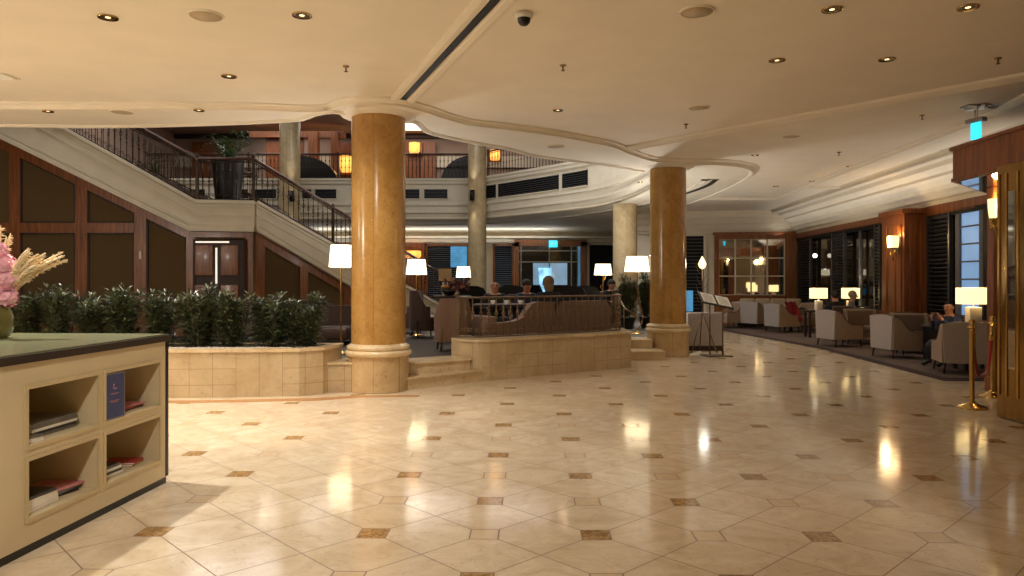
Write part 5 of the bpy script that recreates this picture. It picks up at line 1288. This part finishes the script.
def highback(px, y, rz, label):
    t = thing('high_back_chair', label, 'chair', ((px - 512) * y / F, y, P), rz)
    B().cushion((0, 0, .36), (.56, .54, .16)).build('seat', 'clothb', t); B().vprism((0, .27), (1, 0), [(-.3, .2), (.3, .2), (.31, .9), (.25, 1.0), (.12, 1.04), (-.12, 1.04), (-.25, 1.0), (-.31, .9)], -.06, .05).build('backrest', 'clothb', t); legs(t, [(-.22, -.2), (.22, -.2), (-.22, .22), (.22, .22)], .3)
for px, y, rz, nm in ((474, 14.6, .3, 'black high-backed chair left of the bald man'), (569, 14.9, -.2, 'black high-backed chair right of the fair-haired guest'), (589, 15.8, .2, 'black high-backed chair nearest the twig-stem lamp'), (511, 16.2, 0, 'black high-backed chair behind the bald man, right of him')):
    highback(px, y, rz, nm)
# ================================================================== LIGHTS
def down(x, y, W, col=WARM, z=ZM - .05, spot=2.0): light('SPOT', (x, y, z), W, col, .06, None, spot, 1.0)
K = 1.0
for x, y, w in ((-3.8, 5.86, 560), (-6.5, 4.2, 400), (-4.6, 8.6, 330), (-4.0, 2.6, 270), (-.4, 5.2, 35), (1.0, 8.6, 25), (2.0, 3.0, 8), (4.2, 5.5, 10), (4.0, 9.2, 30), (3.4, 12.2, 60), (-6.5, 0, 300), (-2.0, -1.5, 260), (3, -1.5, 5), (-8.5, 7.5, 300), (5.6, 13.5, 60), (5.6, 18, 60), (5.8, 22.5, 60), (7.6, 16, 30), (7.5, 11.8, 18)):
    down(x, y, w * K)
for x, y, w in ((0, 31, 160), (-6, 31, 140), (3, 29.5, 130), (4.1, 24, 110), (3.9, 19.5, 90), (-9, 30, 100)): down(x, y, w, NEUT, ZR - .05, 3.0)
for x, y, w in ((-10, 30, 110), (-4, 30.5, 110), (2, 29, 90), (6, 22, 90)): down(x, y, w, (1, .76, .52), ZT - .1, 2.8)
for x, y, w in ((-3.5, 19, 250), (-8.5, 14.0, 85), (-9, 24, 60), (1.0, 20, 170)): light('AREA', (x, y, ZT - .05), w, NEUT, 3.0)  # unseen area lights added overhead to brighten atrium and stair
for x, y in ((-5.2, 9.95), (-7.2, 10.0), (-3.2, 9.95)): down(x, y, 110, WARM, ZS - .05, 2.5)
down(-2.0, 7.9, 330, WARM, ZM - .05, 2.75); light('SPOT', (-1.2, 1.0, ZM - .05), 420, WARM, .12, (.80, .36, 0), 1.7, 1.0)  # unseen spot added to brighten the desk face; first one widened for the column
light('POINT', (-10.2, 4.5, 2.7), 260, WARM, .2); light('POINT', (-9.8, 8.5, 2.7), 60, WARM, .2)  # fill lights added out of frame by the left wall to lift the ceiling
light('AREA', (-5, 32.6, 3.0), 150, NEUT, 14, (PI, 0, 0), sy=.1)
for x, y, w in ((-4.5, 31.2, 90), (-9.5, 31.2, 90), (-.5, 30.5, 60), (-12.5, 26, 70)): light('AREA', (x, min(y, 30.4), ZT - .06), w, (1, .92, .84), 4.5)  # broad fill added above the gallery to lift the dark upper hall
W_ = bpy.data.worlds.new('w'); bpy.context.scene.world = W_; W_.use_nodes = True; W_.node_tree.nodes['Background'].inputs[0].default_value = (.02, .03, .06, 1); W_.node_tree.nodes['Background'].inputs[1].default_value = .3

# ================================================================== CAMERA
cam = bpy.data.cameras.new('camera'); cam.lens = 36 * F / 1024; cam.sensor_width = 36; cam.shift_y = -8 / 1024; cam.clip_end = 200
co = bpy.data.objects.new('camera', cam); C.objects.link(co); co.location = (0, 0, EYE); co.rotation_euler = (PI / 2, 0, 0)
S = bpy.context.scene; S.camera = co
S.view_settings.view_transform = 'Standard'; S.view_settings.look = 'None'; S.view_settings.gamma = 1; S.view_settings.use_curve_mapping = False; S.view_settings.exposure = .04
S.cycles.use_denoising = True; S.cycles.max_bounces = 8; S.cycles.diffuse_bounces = 5; S.cycles.caustics_reflective = False; S.cycles.caustics_refractive = False; S.cycles.sample_clamp_indirect = 6
